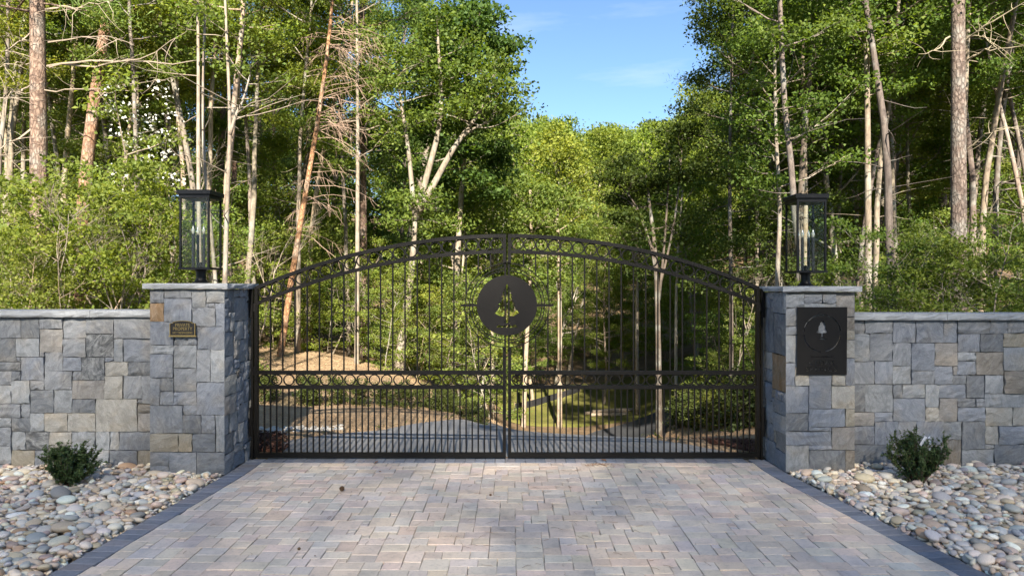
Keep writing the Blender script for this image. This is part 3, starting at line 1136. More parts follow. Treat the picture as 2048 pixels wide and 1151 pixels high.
def wall(label, X0, X1, Yf, thick, top, seedtxt, args, cap_t):
    root = tag(empty('stone_wall', ((X0 + X1) / 2, Yf + thick / 2, 0)), label, 'wall')
    o0 = Vector(root.location)
    MB().box(X0 - o0.x, Yf + .05 - o0.y, -.2, X1 - o0.x, Yf + thick - .05 - o0.y, top).build('core', M['mortar'], root)
    sc, ox, oy, Dd = args
    L = X1 - X0
    c = L / round(L / GC)
    for r in rects_on_grid(L, top, c, seeds_from(seedtxt, sc, ox, oy, Dd, X0), mas_rng, SIZES):
        r = (r[0], r[1], r[2], min(r[3], top), r[4])
        stone(root, Vector((X0, Yf, 0)) - o0, Vector((1, 0, 0)), Vector((0, -1, 0)), r, L, mas_rng)
    x = X0
    while x < X1 - .05:
        x2 = min(X1, x + mas_rng.uniform(1.1, 1.5))
        if X1 - x2 < .4:
            x2 = X1
        V, Fc = slab_mesh('cap', x + .002 - o0.x, x2 - .002 - o0.x, Yf - .06 - o0.y, Yf + thick + .06 - o0.y, top + .004, top + .004 + cap_t, mas_rng, edges='fb', seg=.07)
        f = mas_rng.uniform(.96, 1.04)
        put('cap_slab', pymesh('cap_slab', V, Fc, M['cap']), root, color=(.35 * f, .355 * f, .36 * f))
        x = x2
    return root


LPX = (-3.925, -3.118)
RPX = (3.01, 3.765)
pillar('taller grey stone pillar left of the gate with an orange block and a brass plaque', LPX[0], LPX[1], 7.4, 8.2, 2.015, LP, (2.741, 0, 540, 7.4), .062, {})
pillar('grey stone pillar right of the gate carrying the dark metal sign', RPX[0], RPX[1], 7.5, 8.27, 1.985, RP, (2.616, 1480, 540, 7.5), .060,
       {'l': [(.47, .98, .74, 1.25, 'o'), (.0, 1.4, .3, 1.7, 'd'), (.45, 1.35, .76, 1.62, 'd')]})
wall('grey ashlar stone wall running left from the left pillar', -8.6, LPX[0] + .03, 7.66, .42, 1.70, LW, (2.741, 0, 540, 7.66), .075)
wall('grey ashlar stone wall running right from the sign pillar', RPX[1] - .03, 8.8, 7.72, .42, 1.665, RW, (2.616, 1480, 540, 7.72), .072)


# ------------------------------------------------------------------ the double gate
GY0 = 8.09                       # gate plane
GS = GY0 / F                     # metres per photograph pixel there
gz_ = lambda py: HC - (py - 575.5) * GS
gx_ = lambda px: (px - 1014) * GS
GCX = (1014 - 1024) * GS         # world x of the gate centre
HALF = 2.985
RISE, W0 = gz_(468) - gz_(573), HALF
RAD = (W0 ** 2 + RISE ** 2) / (2 * RISE)
TOPZ = gz_(468)
arc_top = lambda x: TOPZ - RAD + math.sqrt(RAD * RAD - x * x)
CH = gz_(468) - gz_(500)         # distance between the chords
arc_low = lambda x: arc_top(x) - CH
ZB0, ZB1 = gz_(913), gz_(904)
ZM0, ZM1 = gz_(777), gz_(770)
ZM2, ZM3 = gz_(748), gz_(740.5)
EMZ = gz_(610)
EMR = 84 * GS
BAR = .016


def arc_bar(fn, x0, x1, h, d, n=40):
    """bar following an arch, h high and d deep"""
    mb_ = MB()
    V, Fc = [], []
    for i in range(n + 1):
        x = x0 + (x1 - x0) * i / n
        z = fn(x)
        V += [(x, -d / 2, z - h), (x, d / 2, z - h), (x, d / 2, z), (x, -d / 2, z)]
    for i in range(n):
        for k in range(4):
            k2 = (k + 1) % 4
            Fc.append((i * 4 + k, i * 4 + k2, i * 4 + 4 + k2, i * 4 + 4 + k))
    Fc += [(3, 2, 1, 0), (n * 4, n * 4 + 1, n * 4 + 2, n * 4 + 3)]
    return mb_.add(V, Fc)


unit_bar = MB().box(-.5, -.5, 0, .5, .5, 1).mesh('picket', M['black_metal'])
ringr = .0675
ring_m = ring_mesh('ring', ringr, .006, M['black_metal'], 26, 6, square=(.0145, .02))
bolt_m = MB().tube([(0, -.03, 0), (0, .01, 0)], .013, 8).mesh('bolt', M['black_metal'])

for s, lab in ((-1, 'left leaf of the dark arched metal gate, hinged on the plaque pillar'), (1, 'right leaf of the dark arched metal gate, hinged on the sign pillar')):
    leaf = tag(empty('gate_leaf', (GCX, GY0, 0)), lab, 'gate', 'leaves of the double gate')
    inn, out = .012, HALF               # distances from the centre line
    xa, xb = sorted((s * inn, s * out))
    sw = .038
    # stiles
    def bar(nm, x0, x1, z0, z1, d=.05):
        x0, x1 = sorted((x0, x1))
        MB().box(x0, -d / 2, z0, x1, d / 2, z1).build(nm, M['black_metal'], leaf)
    bar('hinge_stile', s * out, s * (out - sw), ZB0, arc_top(out) - .004)
    bar('meeting_stile', s * inn, s * (inn + sw), ZB0, EMZ - EMR)
    bar('meeting_stile', s * inn, s * (inn + sw), EMZ + EMR, arc_top(inn) - .004)
    bar('slim_meeting_stile', s * inn, s * (inn + .02), EMZ - EMR, EMZ + EMR, .03)
    i0, o0 = s * (inn + sw), s * (out - sw)
    bar('bottom_rail', i0, o0, ZB0, ZB1, .046)
    bar('lower_middle_rail', i0, o0, ZM0, ZM1, .046)
    bar('upper_middle_rail', i0, o0, ZM2, ZM3, .046)
    arc_bar(arc_top, *sorted((s * inn, s * (out + .0))), .044, .056).build('arched_top_rail', M['black_metal'], leaf)
    arc_bar(arc_low, *sorted((i0, o0)), .04, .046).build('arched_lower_rail', M['black_metal'], leaf)
    # rings in the two bands
    span = (out - sw) - (inn + sw)
    nr = 20
    stp = span / nr
    for k in range(nr):
        x = s * (inn + sw + stp * (k + .5))
        put('ring', ring_m, leaf, (x, 0, (ZM1 + ZM2) / 2), scale=((ZM2 - ZM1) / 2 / (ringr + .0045),) * 3)
        zt, zl = arc_top(x) - .044, arc_low(x)
        slope = -x / math.sqrt(RAD * RAD - x * x)
        gap = (zt - zl) * math.cos(math.atan(slope))
        put('ring', ring_m, leaf, (x, 0, (zt + zl) / 2), scale=(gap / 2 / (ringr + .0045),) * 3)
    # pickets
    step = stp / 2
    k = 1
    while True:
        d = inn + sw + step * k
        if d > out - sw - .02:
            break
        x = s * d
        put('picket', unit_bar, leaf, (x, 0, ZB1 - .003), scale=(BAR, BAR, ZM0 - ZB1 + .006))
        if k % 2 == 0:
            zt = arc_low(x) - .037
            if abs(x) < EMR - .01:
                h = math.sqrt(EMR ** 2 - x * x)
                put('picket', unit_bar, leaf, (x, 0, ZM3 - .003), scale=(BAR, BAR, EMZ - h - ZM3 + .003))
                put('picket', unit_bar, leaf, (x, 0, EMZ + h), scale=(BAR, BAR, zt - EMZ - h))
            else:
                put('picket', unit_bar, leaf, (x, 0, ZM3 - .003), scale=(BAR, BAR, zt - ZM3 + .003))
        k += 1
    # half rings round the emblem
    a0 = math.pi / 2 if s < 0 else -math.pi / 2
    for R in (69.5, 75, 84):
        e = .012 / (R * GS)
        m_ = ring_mesh('emblem_ring', R * GS, .0, M['black_metal'], 36, square=(.010, .022), arc=(a0 + e, a0 + math.pi - e))
        put('emblem_ring', m_, leaf, (0, 0, EMZ))
    bar('emblem_bar', s * 58 * GS, s * 93 * GS, EMZ - .014, EMZ + .014, .024)
    put('bolt', bolt_m, leaf, (s * 84 * GS, 0, EMZ), scale=(1.2, 1, 1.2))
    put('bolt', bolt_m, leaf, (s * .02, -.012, EMZ + EMR + .02))
    put('bolt', bolt_m, leaf, (s * .02, -.012, EMZ - EMR - .02))
    for zz in (.35, 1.0, 1.75):
        MB().tube([(s * (out + .012), 0, zz), (s * (out + .012), 0, zz + .1)], .02, 10).build('hinge', M['black_metal'], leaf)
    if s < 0:
        c = lambda x, z: ((x - 655) / 5.757 * GS, (518 - z) / 5.757 * GS)
        circ = [(60 * GS * math.cos(t), 60 * GS * math.sin(t)) for t in np.linspace(0, 2 * math.pi, 72, endpoint=False)]
        tree = [(655, 272), (668, 300), (690, 345), (716, 424), (698, 424), (722, 470), (748, 512), (728, 512), (758, 560), (792, 604), (735, 640), (690, 642), (680, 644), (682, 690), (690, 722),
                (622, 722), (632, 690), (634, 644), (610, 644), (575, 640), (515, 612), (552, 566), (582, 516), (548, 520), (590, 468), (615, 428), (592, 424), (620, 350), (642, 300)]
        g1 = [(535, 770), (560, 742), (600, 756), (640, 748), (690, 742), (712, 752), (755, 738), (775, 768), (720, 772), (690, 776), (610, 768)]
        me = plate_mesh('emblem_disc', [circ, [c(*p) for p in tree], [c(*p) for p in g1]], .008, M['plate_metal'])
        put('emblem_disc', me, leaf, (0, -.035, EMZ))['label'] = 'round dark disc with a pine tree cut out'

for s, lab in ((-1, 'black steel gate post bolted to the left pillar'), (1, 'black steel gate post bolted to the right pillar')):
    xg = GCX + s * (HALF + .02)
    p = tag(empty('gate_post', (xg, GY0 + .01, 0)), lab, 'post', 'steel gate posts')
    MB().box(-.018 if s < 0 else -.006, -.04, 0, .006 if s < 0 else .018, .04, arc_top(HALF) - .05).build('post', M['black_metal'], p)
    for zz in (.28, 1.68):
        MB().box(*sorted((s * .0, s * .036))[:1], -.05, zz, sorted((s * .0, s * .036))[1], .05, zz + .34).build('bracket', M['black_metal'], p)

# ------------------------------------------------------------------ lanterns
def lantern(loc, label, rz=0.0):
    r = tag(empty('lantern', loc, rz), label, 'lantern', 'pillar lanterns')
    L = M['lantern']
    w = .165
    zb, zt = .155, .965
    b = MB()
    prof = [(0, .095), (.012, .095), (.018, .075), (.034, .06), (.05, .052), (.13, .052), (.14, .062), (.155, .062)]
    b.tube([(0, 0, z) for z, _ in prof], [q for _, q in prof], 20)
    b.build('pedestal', L, r, smooth=False)
    MB().box(-w - .012, -w - .012, zb, w + .012, w + .012, zb + .022).build('base_plate', L, r)
    for sx in (-1, 1):
        for sy in (-1, 1):
            x, y = sx * (w - .008), sy * (w - .008)
            MB().box(x - .0105, y - .0105, zb + .022, x + .0105, y + .0105, zt).build('corner_post', L, r)
    for k in range(4):
        pn = MB().box(-w + .02, -w + .006, zb + .024, w - .02, -w + .009, zt - .003).build('glass_pane', M['glass'], r)
        pn.rotation_euler = (0, 0, k * math.pi / 2)
    rf = MB()
    rf.box(-w - .004, -w - .004, zt - .012, w + .004, w + .004, zt + .03)
    rf.box(-w - .024, -w - .024, zt + .0305, w + .024, w + .024, zt + .078, .006)
    rf.build('roof', L, r)
    hub = MB()
    hub.tube([(0, 0, zb + .022), (0, 0, zb + .05), (0, 0, zb + .07), (0, 0, zb + .085)], [.045, .042, .03, .01], 12)
    hub.build('hub', L, r)
    for a in range(4):
        an = math.pi / 4 + a * math.pi / 2
        x, y = .086 * math.cos(an), .086 * math.sin(an)
        cd = MB().tube([(x, y, zb + .022), (x, y, zb + .40)], .0155, 12).build('candle_sleeve', M['wax'], r)
        pr = [(.40, .009), (.415, .014), (.435, .0175), (.455, .015), (.478, .008), (.50, .002)]
        MB().tube([(x, y, zb + z) for z, _ in pr], [q for _, q in pr], 10).build('bulb', M['bulb'], cd, smooth=True)
    return r


lantern((-3.555, 7.80, 2.084), 'tall black glass lantern on the left pillar', math.radians(0))
lantern((3.39, 7.885, 2.05), 'tall black glass lantern on the right pillar above the metal sign', math.radians(0))

# ------------------------------------------------------------------ plaque and sign
pc = at(368.5, 654, 7.4)
pq = tag(empty('plaque', (pc.x, 7.375, pc.z - .09)), 'small brass edged plaque reading private property no trespassing', 'plaque')
w, h = .138, .155
arch = lambda w, h, e: [(-w, -.0), (w, 0), (w, h * .86 - e)] + [(w * .8 * math.cos(t), h * .86 - e + (h * .20) * math.sin(t)) for t in np.linspace(.12, math.pi - .12, 14)] + [(-w, h * .86 - e)]
o_ = [(x, z) for x, z in arch(w, h, 0)]
i_ = [(x * .95, z * .93 + .007) for x, z in arch(w, h, 0)]
put('backing', plate_mesh('backing', [o_], .012, M['plaque']), pq, (0, -.006, 0))
put('rim', plate_mesh('rim', [o_, i_], .012, M['brass']), pq, (0, -.0145, 0))
MB().box(-w - .008, -.022, -.010, w + .008, -.0, .004).build('ledge', M['brass'], pq)
for t, z, sz, sx in (('PRIVATE', .103, .044, .98), ('PROPERTY', .060, .049, .90), ('NO TRESPASSING', .022, .034, .80)):
    put('lettering', text_mesh('lettering', t, sz, .003, M['brass'], sx), pq, (0, -.0145, z))

sc_ = at(1642, 681, 7.5)
sg = tag(empty('sign', (sc_.x, 7.478, sc_.z - .37)), 'dark metal sign with cut out pine tree in a ring and Cedar Springs lettering', 'sign')
c6 = lambda x, z: ((x - 521) / 6.39 * 7.5 / F, .37 + (581 - z) / 6.39 * 7.5 / F)
loops = [[c6(205, 150), c6(843, 150), c6(836, 1014), c6(200, 1014)]]
cx, cz, R0, R1 = 523, 482, 228, 241
for a0, a1 in ((-80, -6), (-2, 78), (84, 176), (184, 264)):
    A = np.radians(np.linspace(a0, a1, 22))
    loops.append([c6(cx + R1 * math.cos(t), cz - R1 * math.sin(t)) for t in A] + [c6(cx + R0 * math.cos(t), cz - R0 * math.sin(t)) for t in A[::-1]])
loops.append([c6(*p) for p in [(527, 300), (545, 345), (562, 352), (556, 362), (572, 410), (562, 418), (590, 470), (572, 478), (534, 482), (534, 520), (560, 532), (520, 528), (490, 532), (514, 520), (516, 482), (470, 478), (452, 472), (480, 420), (472, 414), (500, 362), (494, 352), (512, 342)]])
loops.append([c6(*p) for p in [(480, 555), (530, 540), (590, 552), (560, 566), (520, 560)]])
for t, xx, zz, sz, sp in (('THE RESERVE AT', 520, 793, .030, 1.15), ('CEDAR', 519, 884, .078, 1.2), ('SPRINGS', 515, 966, .078, 1.2)):
    ox, oz = c6(xx, zz)
    lw = 1.0
    for lp in text_loops(t, sz, sp):
        loops.append([(p[0] * lw + ox, p[1] * .82 + oz) for p in lp])
put('plate', plate_mesh('plate', loops, .006, M['plate_metal']), sg)
for xx in (240, 800):
    for zz in (190, 975):
        p = c6(xx, zz)
        put('standoff', bolt_m, sg, (p[0], .024, p[1]), scale=(.8, .7, .8))


# ------------------------------------------------------------------ naming helpers
ORD = ['first', 'second', 'third', 'fourth', 'fifth', 'sixth', 'seventh', 'eighth', 'ninth', 'tenth', 'eleventh', 'twelfth', 'thirteenth', 'fourteenth', 'fifteenth',
       'sixteenth', 'seventeenth', 'eighteenth', 'nineteenth', 'twentieth']


def proj(p):
    d = max(p[1], .1)
    return 1024 + p[0] / d * F, 575.5 - (p[2] - HC) / d * F


def single_out(items, group_of=None):
    """items: (object, label, x in picture); look-alikes get their place in a left to right count"""
    by = {}
    for o, lb, x in items:
        by.setdefault(lb, []).append((x, o))
    for lb, L in by.items():
        L.sort(key=lambda q: q[0])
        for k, (x, o) in enumerate(L):
            if len(L) == 1:
                o['label'] = lb
            elif k == 0:
                o['label'] = lb + ', leftmost such'
            elif k == len(L) - 1:
                o['label'] = lb + ', rightmost such'
            else:
                o['label'] = lb + ', %s from left' % ORD[min(k, 19)]


def leaf_mesh(name, P, L, W, rng, mat, up=.8, spread=.85, dirs=None, hexa=False):
    """one small folded leaf per point"""
    n = len(P)
    nr = rng.normal(0, spread, (n, 3))
    nr[:, 2] += up
    nr /= np.linalg.norm(nr, axis=1)[:, None] + 1e-9
    t = rng.normal(0, 1, (n, 3)) if dirs is None else dirs + rng.normal(0, .35, (n, 3))
    t -= nr * (t * nr).sum(1)[:, None]
    t /= np.linalg.norm(t, axis=1)[:, None] + 1e-9
    b = np.cross(nr, t)
    s = rng.uniform(.5, 1.3, (n, 1))
    l, w = L * s, W * s * rng.uniform(.8, 1.15, (n, 1))
    droop = nr * (-.18) * l
    base = P - t * l * .5
    v0 = base
    v1 = base + t * l * .48 + b * w * .5 + nr * l * .05
    v2 = base + t * l + droop
    v3 = base + t * l * .48 - b * w * .5 + nr * l * .05
    V = np.stack([v0, v1, v2, v3], 1).reshape(-1, 3)
    me = bpy.data.meshes.new(name)
    me.vertices.add(n * 4)
    me.vertices.foreach_set('co', V.astype(np.float32).ravel())
    me.loops.add(n * 4)
    me.loops.foreach_set('vertex_index', np.arange(n * 4, dtype=np.int32))
    me.polygons.add(n)
    me.polygons.foreach_set('loop_start', np.arange(0, n * 4, 4, dtype=np.int32))
    me.update(calc_edges=True)
    me.materials.append(mat)
    return me


# ------------------------------------------------------------------ river pebbles
def ico(sub):
    import bmesh
    bm = bmesh.new()
    bmesh.ops.create_icosphere(bm, subdivisions=sub, radius=1)
    V = np.array([v.co[:] for v in bm.verts])
    Fc = [[v.index for v in f.verts] for f in bm.faces]
    bm.free()
    return V, Fc


IV3, IF3 = ico(3)
IV2, IF2 = ico(2)


def lumpy(V, rng):
    ax = rng.normal(size=(5, 3))
    ax /= np.linalg.norm(ax, axis=1)[:, None]
    d = np.ones(len(V))
    for a in ax:
        d += rng.uniform(-.13, .13) * np.maximum(0, V @ a) ** 2 * 1.3
    d += .05 * np.sin(V @ ax[0] * 4 + 1) * np.sin(V @ ax[1] * 3)
    # squarish cross-section as tumbled stones have
    W = V * d[:, None]
    return np.sign(W) * np.abs(W) ** rng.uniform(.84, 1.0)


prng = np.random.default_rng(5)
shp = []
for q in range(8):
    sd = int(prng.integers(1e6))
    shp.append((lumpy(IV3, np.random.default_rng(sd)), lumpy(IV2, np.random.default_rng(sd))))
peb_me = [pymesh('pebble', s[0], IF3, M['pebble'], True) for s in shp]
PCOL = [('pale grey', (0.641, 0.58, 0.497), 5), ('cream', (0.781, 0.656, 0.497), 5.5), ('tan', (0.641, 0.496, 0.345), 5), ('grey', (0.499, 0.463, 0.413), 2.8), ('blue grey', (0.442, 0.426, 0.409), 1.2), ('white', (0.82, 0.811, 0.684), 1.6), ('pinkish', (0.594, 0.453, 0.364), 3.2), ('rust brown', (0.523, 0.331, 0.202), 0.8), ('dark grey', (0.324, 0.292, 0.261), 0.8), ('olive brown', (0.418, 0.342, 0.232), 1.0), ('plum', (0.442, 0.325, 0.276), 1.1)]
pprob = np.array([c[2] for c in PCOL])
pprob /= pprob.sum()
peb_items = []


def pebbles(side, n, cov):
    s = -1 if side == 'left' else 1
    res = .0125
    xa, xb = (-6.3, -3.05) if s < 0 else (2.95, 6.6)
    ya, yb = 4.15, 7.75
    nx, ny = int((xb - xa) / res), int((yb - ya) / res)
    xs_, ys_ = xa + (np.arange(nx) + .5) * res, ya + (np.arange(ny) + .5) * res
    gx, gy = np.meshgrid(xs_, ys_)
    Hm = np.interp(gy, [4.15, 6.2, 7.6], [-.065, -.06, -.01])
    own = -np.ones((ny, nx), int)
    if s < 0:
        bad = (gx > np.array([xl(y) for y in ys_])[:, None] - .0) | ((gx > LPX[0] - .02) & (gy > 7.36)) | (gy > 7.66)
    else:
        bad = (gx < np.array([xr(y) for y in ys_])[:, None] + .0) | ((gx < RPX[1] + .02) & (gy > 7.46)) | (gy > 7.71)
    vis = np.abs(gx) < gy * .78 + .1
    okc = np.argwhere(~bad & vis)
    P = []
    r = prng
    for k in range(n):
        a = float(np.clip(r.lognormal(math.log(.0325), .38), .016, .092))
        if k > n * .72:
            a *= .8
        b, c = a * r.uniform(.66, .92), a * r.uniform(.36, .56)
        th_ = r.uniform(0, math.pi)
        best = None
        R = int(a / res) + 1
        ct, st = math.cos(th_), math.sin(th_)
        for t in range(7):
            j, i = okc[r.integers(len(okc))]
            j0, j1, i0, i1 = max(0, j - R), min(ny, j + R + 1), max(0, i - R), min(nx, i + R + 1)
            dx, dy = gx[j0:j1, i0:i1] - xs_[i], gy[j0:j1, i0:i1] - ys_[j]
            u, v = (dx * ct + dy * st) / a, (-dx * st + dy * ct) / b
            q = u * u + v * v
            m = q < 1
            if (bad[j0:j1, i0:i1] & (q < .6)).any():
                continue
            und = Hm[j0:j1, i0:i1][m] + c * np.sqrt(1 - q[m]) * .9
            zc = np.percentile(und, 82)
            sc = zc + r.uniform(0, .004)
            if best is None or sc < best[0]:
                best = (sc, i, j, (j0, j1, i0, i1), q, m, zc)
        if best is None:
            continue
        _, i, j, (j0, j1, i0, i1), q, m, zc = best
        Hs = Hm[j0:j1, i0:i1]
        gyv = (Hs[-1].mean() - Hs[0].mean()) / (2 * a)
        gxv = (Hs[:, -1].mean() - Hs[:, 0].mean()) / (2 * a)
        top = zc + c * np.sqrt(np.maximum(0, 1 - q))
        up = m & (top > Hs)
        own[j0:j1, i0:i1][up] = len(P)
        Hm[j0:j1, i0:i1] = np.where(up, top, Hs)
        ci = int(r.choice(len(PCOL), p=pprob))
        f = r.uniform(.85, 1.15)
        P.append(dict(loc=(xs_[i], ys_[j], zc), sc=(a, b, c), rot=(math.atan(gyv) * .7 + r.normal(0, .1), -math.atan(gxv) * .7 + r.normal(0, .1), th_), ci=ci,
                      col=tuple(x * f * r.uniform(.96, 1.04) for x in PCOL[ci][1]), m=int(r.integers(8))))
    inframe = (np.abs(gx) < gy * .74) & (gy > 4.75)
    cnt = np.bincount(own[(own >= 0) & inframe], weights=(1 / gy[(own >= 0) & inframe] ** 3), minlength=len(P))
    order = np.argsort(-cnt)
    tops = set(order[:148].tolist())
    RV, RF, RC = [], [], []
    for k, p in enumerate(P):
        if k in tops:
            o = put('river_pebble', peb_me[p['m']], None, p['loc'], p['rot'], p['sc'], p['col'])
            a, b, c = p['sc']
            size = 'large' if a > .05 else ('small' if a < .034 else 'mid sized')
            form = 'oblong' if b < .74 * a else ('flat' if c < .5 * a else 'rounded')
            x, y = p['loc'][:2]
            if s < 0:
                where = 'against the left wall' if y > 7.3 else ('beside the left shrub' if abs(x + 4.45) < .45 and y > 6.3 else ('along the left driveway border' if x > xl(y) - .35 else
                        ('in the lower left corner' if y < 5.7 else ('in front of the left pillar' if x > -3.95 else 'left of the driveway'))))
            else:
                where = 'against the right wall' if y > 7.35 else ('beside the right shrub' if abs(x - 4.25) < .45 and y > 6.5 else ('along the right driveway border' if x < xr(y) + .35 else
                        ('in the lower right corner' if y < 5.7 else ('in front of the sign pillar' if x < 3.8 else 'right of the driveway'))))
            tag(o, None, 'pebble', 'river pebbles in the %s bed' % side)
            peb_items.append((o, '%s %s %s river pebble %s' % (size, PCOL[p['ci']][0], form, where), proj(p['loc'])[0]))
        else:
            mt = Matrix.LocRotScale(Vector(p['loc']), Euler(p['rot']), Vector(p['sc']))
            A = np.array(mt)
            v = shp[p['m']][1] @ A[:3, :3].T + A[:3, 3]
            n0 = len(RV)
            RV += v.tolist()
            RF += [[q + n0 for q in f] for f in IF2]
            RC += [(*p['col'], 1)] * len(v)
    LP_ = []
    for k in order[r.integers(0, 700, 34)]:
        q = P[int(k)]
        LP_.append((q['loc'][0], q['loc'][1], q['loc'][2] + q['sc'][2] + .004))
    me = leaf_mesh('fallen_litter', np.array(LP_), .05, .026, r, M['litter'], 1.5, .35)
    tag(put('fallen_litter', me, None, color=(.20, .11, .06)), 'small brown leaves fallen on the pebbles %s of the driveway' % side, kind='stuff')
    me = pymesh('pebble_mass', RV, RF, M['pebble_attr'], True)
    set_tint(me, RC)
    tag(put('pebble_mass', me), 'mixed river pebbles filling the bed %s of the driveway' % side, kind='stuff')


pebbles('left', 3900, 1)
pebbles('right', 3900, 1)
single_out(peb_items)


# ------------------------------------------------------------------ plants: generators
def path(p, d, L, n, rng, wander=.12, up=.0):
    pts = [Vector(p)]
    d = Vector(d).normalized()
    for _ in range(n):
        d = (d + Vector(rng.normal(0, wander, 3)) + Vector((0, 0, up))).normalized()
        pts.append(pts[-1] + d * (L / n))
    return pts


def lerp_path(pts, t):
    f = t * (len(pts) - 1)
    i = min(int(f), len(pts) - 2)
    return pts[i].lerp(pts[i + 1], f - i)


def tree_meshes(seed, H=13., r0=.12, base=.25, spread=2.4, nprim=34, nleaf=18000, leaf=(.12, .08), trunk=None, wander=.035, rise=(5, 40), clus=.30, flat=.38,
                prof=None, stems=1, bark=None, leafmat=None, nsec=5, sides=7, updir=.06, lup=.8, lspread=.85, skip=None, limb=1.0, dead=0, rtop=.12):
    """returns (wood mesh, crown mesh) with the foot at the origin"""
    rng = np.random.default_rng(seed)
    wood = MB()
    centres, wts = [], []
    prof = prof or (lambda t: .4 + .6 * math.sin(math.pi * min(1, t * .95 + .05) ** .85))
    trunks = []
    if trunk is not None:
        for T in trunk:
            trunks.append((T[0], T[1], T[2]))
    else:
        for s in range(stems):
            d = (rng.normal(0, .03), rng.normal(0, .03), 1) if stems == 1 else (rng.normal(0, .3), rng.normal(0, .3), 1)
            hh = H * (1 if s == 0 else rng.uniform(.7, 1))
            pts = path((rng.normal(0, .06) * (stems > 1), rng.normal(0, .06) * (stems > 1), -.15), d, hh, 14, rng, wander, .02 if stems == 1 else .05)
            trunks.append((pts, r0 * (1 if s == 0 else rng.uniform(.6, .9)), base))
    for pts, rr0, bs in trunks:
        n = len(pts)
        rad = [rr0 * (1.12 if i == 0 else 1) * (1 - (1 - rtop) * (i / (n - 1)) ** 1.1) for i in range(n)]
        wood.tube(pts, rad, sides)
        hgt = (pts[-1] - pts[0]).length
        np_ = max(3, int(nprim / len(trunks)))
        az = rng.uniform(0, 6.28)
        for i in range(np_):
            tt = (i + rng.random()) / np_
            t = bs + (1 - bs) * tt
            p = lerp_path(pts, min(t, .995))
            az += 2.4 + rng.normal(0, .4)
            el = math.radians(rise[0] + (rise[1] - rise[0]) * tt + rng.normal(0, 10))
            L = spread * prof(tt) * rng.uniform(.6, 1.25)
            d = (math.cos(az) * math.cos(el), math.sin(az) * math.cos(el), math.sin(el))
            bp = path(p, d, L, 5, rng, .13, updir)
            br = max(.006, min(rr0 * .38, .011 * L * 1.5) * limb)
            wood.tube(bp, [br * (1 - .8 * q / 5) for q in range(6)], 4, False)
            for k in range(nsec):
                sft = .3 + .7 * (k + rng.random() * .8) / nsec
                q = lerp_path(bp, min(sft, 1))
                sd = Vector(d).cross(Vector((0, 0, 1))).normalized() * (1 if k % 2 else -1)
                dd = Vector(d) * .7 + sd * rng.uniform(.4, 1.0) + Vector((0, 0, rng.uniform(-.15, .3)))
                sl = L * .42 * (1.25 - sft) + .18
                sp = path(q, dd, sl, 3, rng, .15, .02)
                wood.tube(sp, [br * .4, br * .32, br * .22, br * .1], 3, False)
                for e in (.45, .75, 1.0):
                    centres.append(lerp_path(sp, e))
                    wts.append(1)
            centres.append(bp[-1])
            wts.append(1)
        for i in range(dead):
            t = rng.uniform(.12, max(.2, bs))
            p = lerp_path(pts, t)
            a = rng.uniform(0, 6.28)
            L = rng.uniform(.4, 1.6)
            bp = path(p, (math.cos(a), math.sin(a), rng.uniform(-.1, .5)), L, 4, rng, .14, .0)
            wood.tube(bp, [.012, .010, .008, .005, .003], 3, False)
    C = np.array([c[:] for c in centres])
    if skip is not None:
        C = C[~skip(C)]
    w = rng.lognormal(0, .85, len(C)) * (rng.random(len(C)) > .15)
    idx = rng.choice(len(C), nleaf, p=w / w.sum())
    P = C[idx] + np.clip(rng.normal(0, 1, (nleaf, 3)), -2, 2) * np.array([clus, clus, clus * flat])
    out = P - np.array([0, 0, 0])
    me_w = wood.mesh('trunk', bark or M['bark'], True)
    me_c = leaf_mesh('crown', P, leaf[0], leaf[1], rng, leafmat or M['leaf'], lup, lspread)
    return me_w, me_c


def plant(name, label, cat, meshes, loc, rz=0., sc=(1, 1, 1), wcol=(.3, .25, .2), lcol=(.08, .11, .02), group=None, parts=('trunk', 'crown')):
    r = empty(name, loc, rz)
    r.scale = sc
    tag(r, label, cat, group)
    put(parts[0], meshes[0], r, color=wcol)
    if meshes[1] is not None:
        put(parts[1], meshes[1], r, color=lcol)
    return r


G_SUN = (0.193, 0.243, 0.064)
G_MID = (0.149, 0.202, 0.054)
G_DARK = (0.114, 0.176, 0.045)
G_YEL = (0.220, 0.262, 0.055)
G_BLUE = (0.100, 0.161, 0.059)
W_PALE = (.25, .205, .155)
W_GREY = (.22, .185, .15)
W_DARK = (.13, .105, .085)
W_PINE = (.33, .205, .145)
W_PINE2 = (.20, .15, .12)

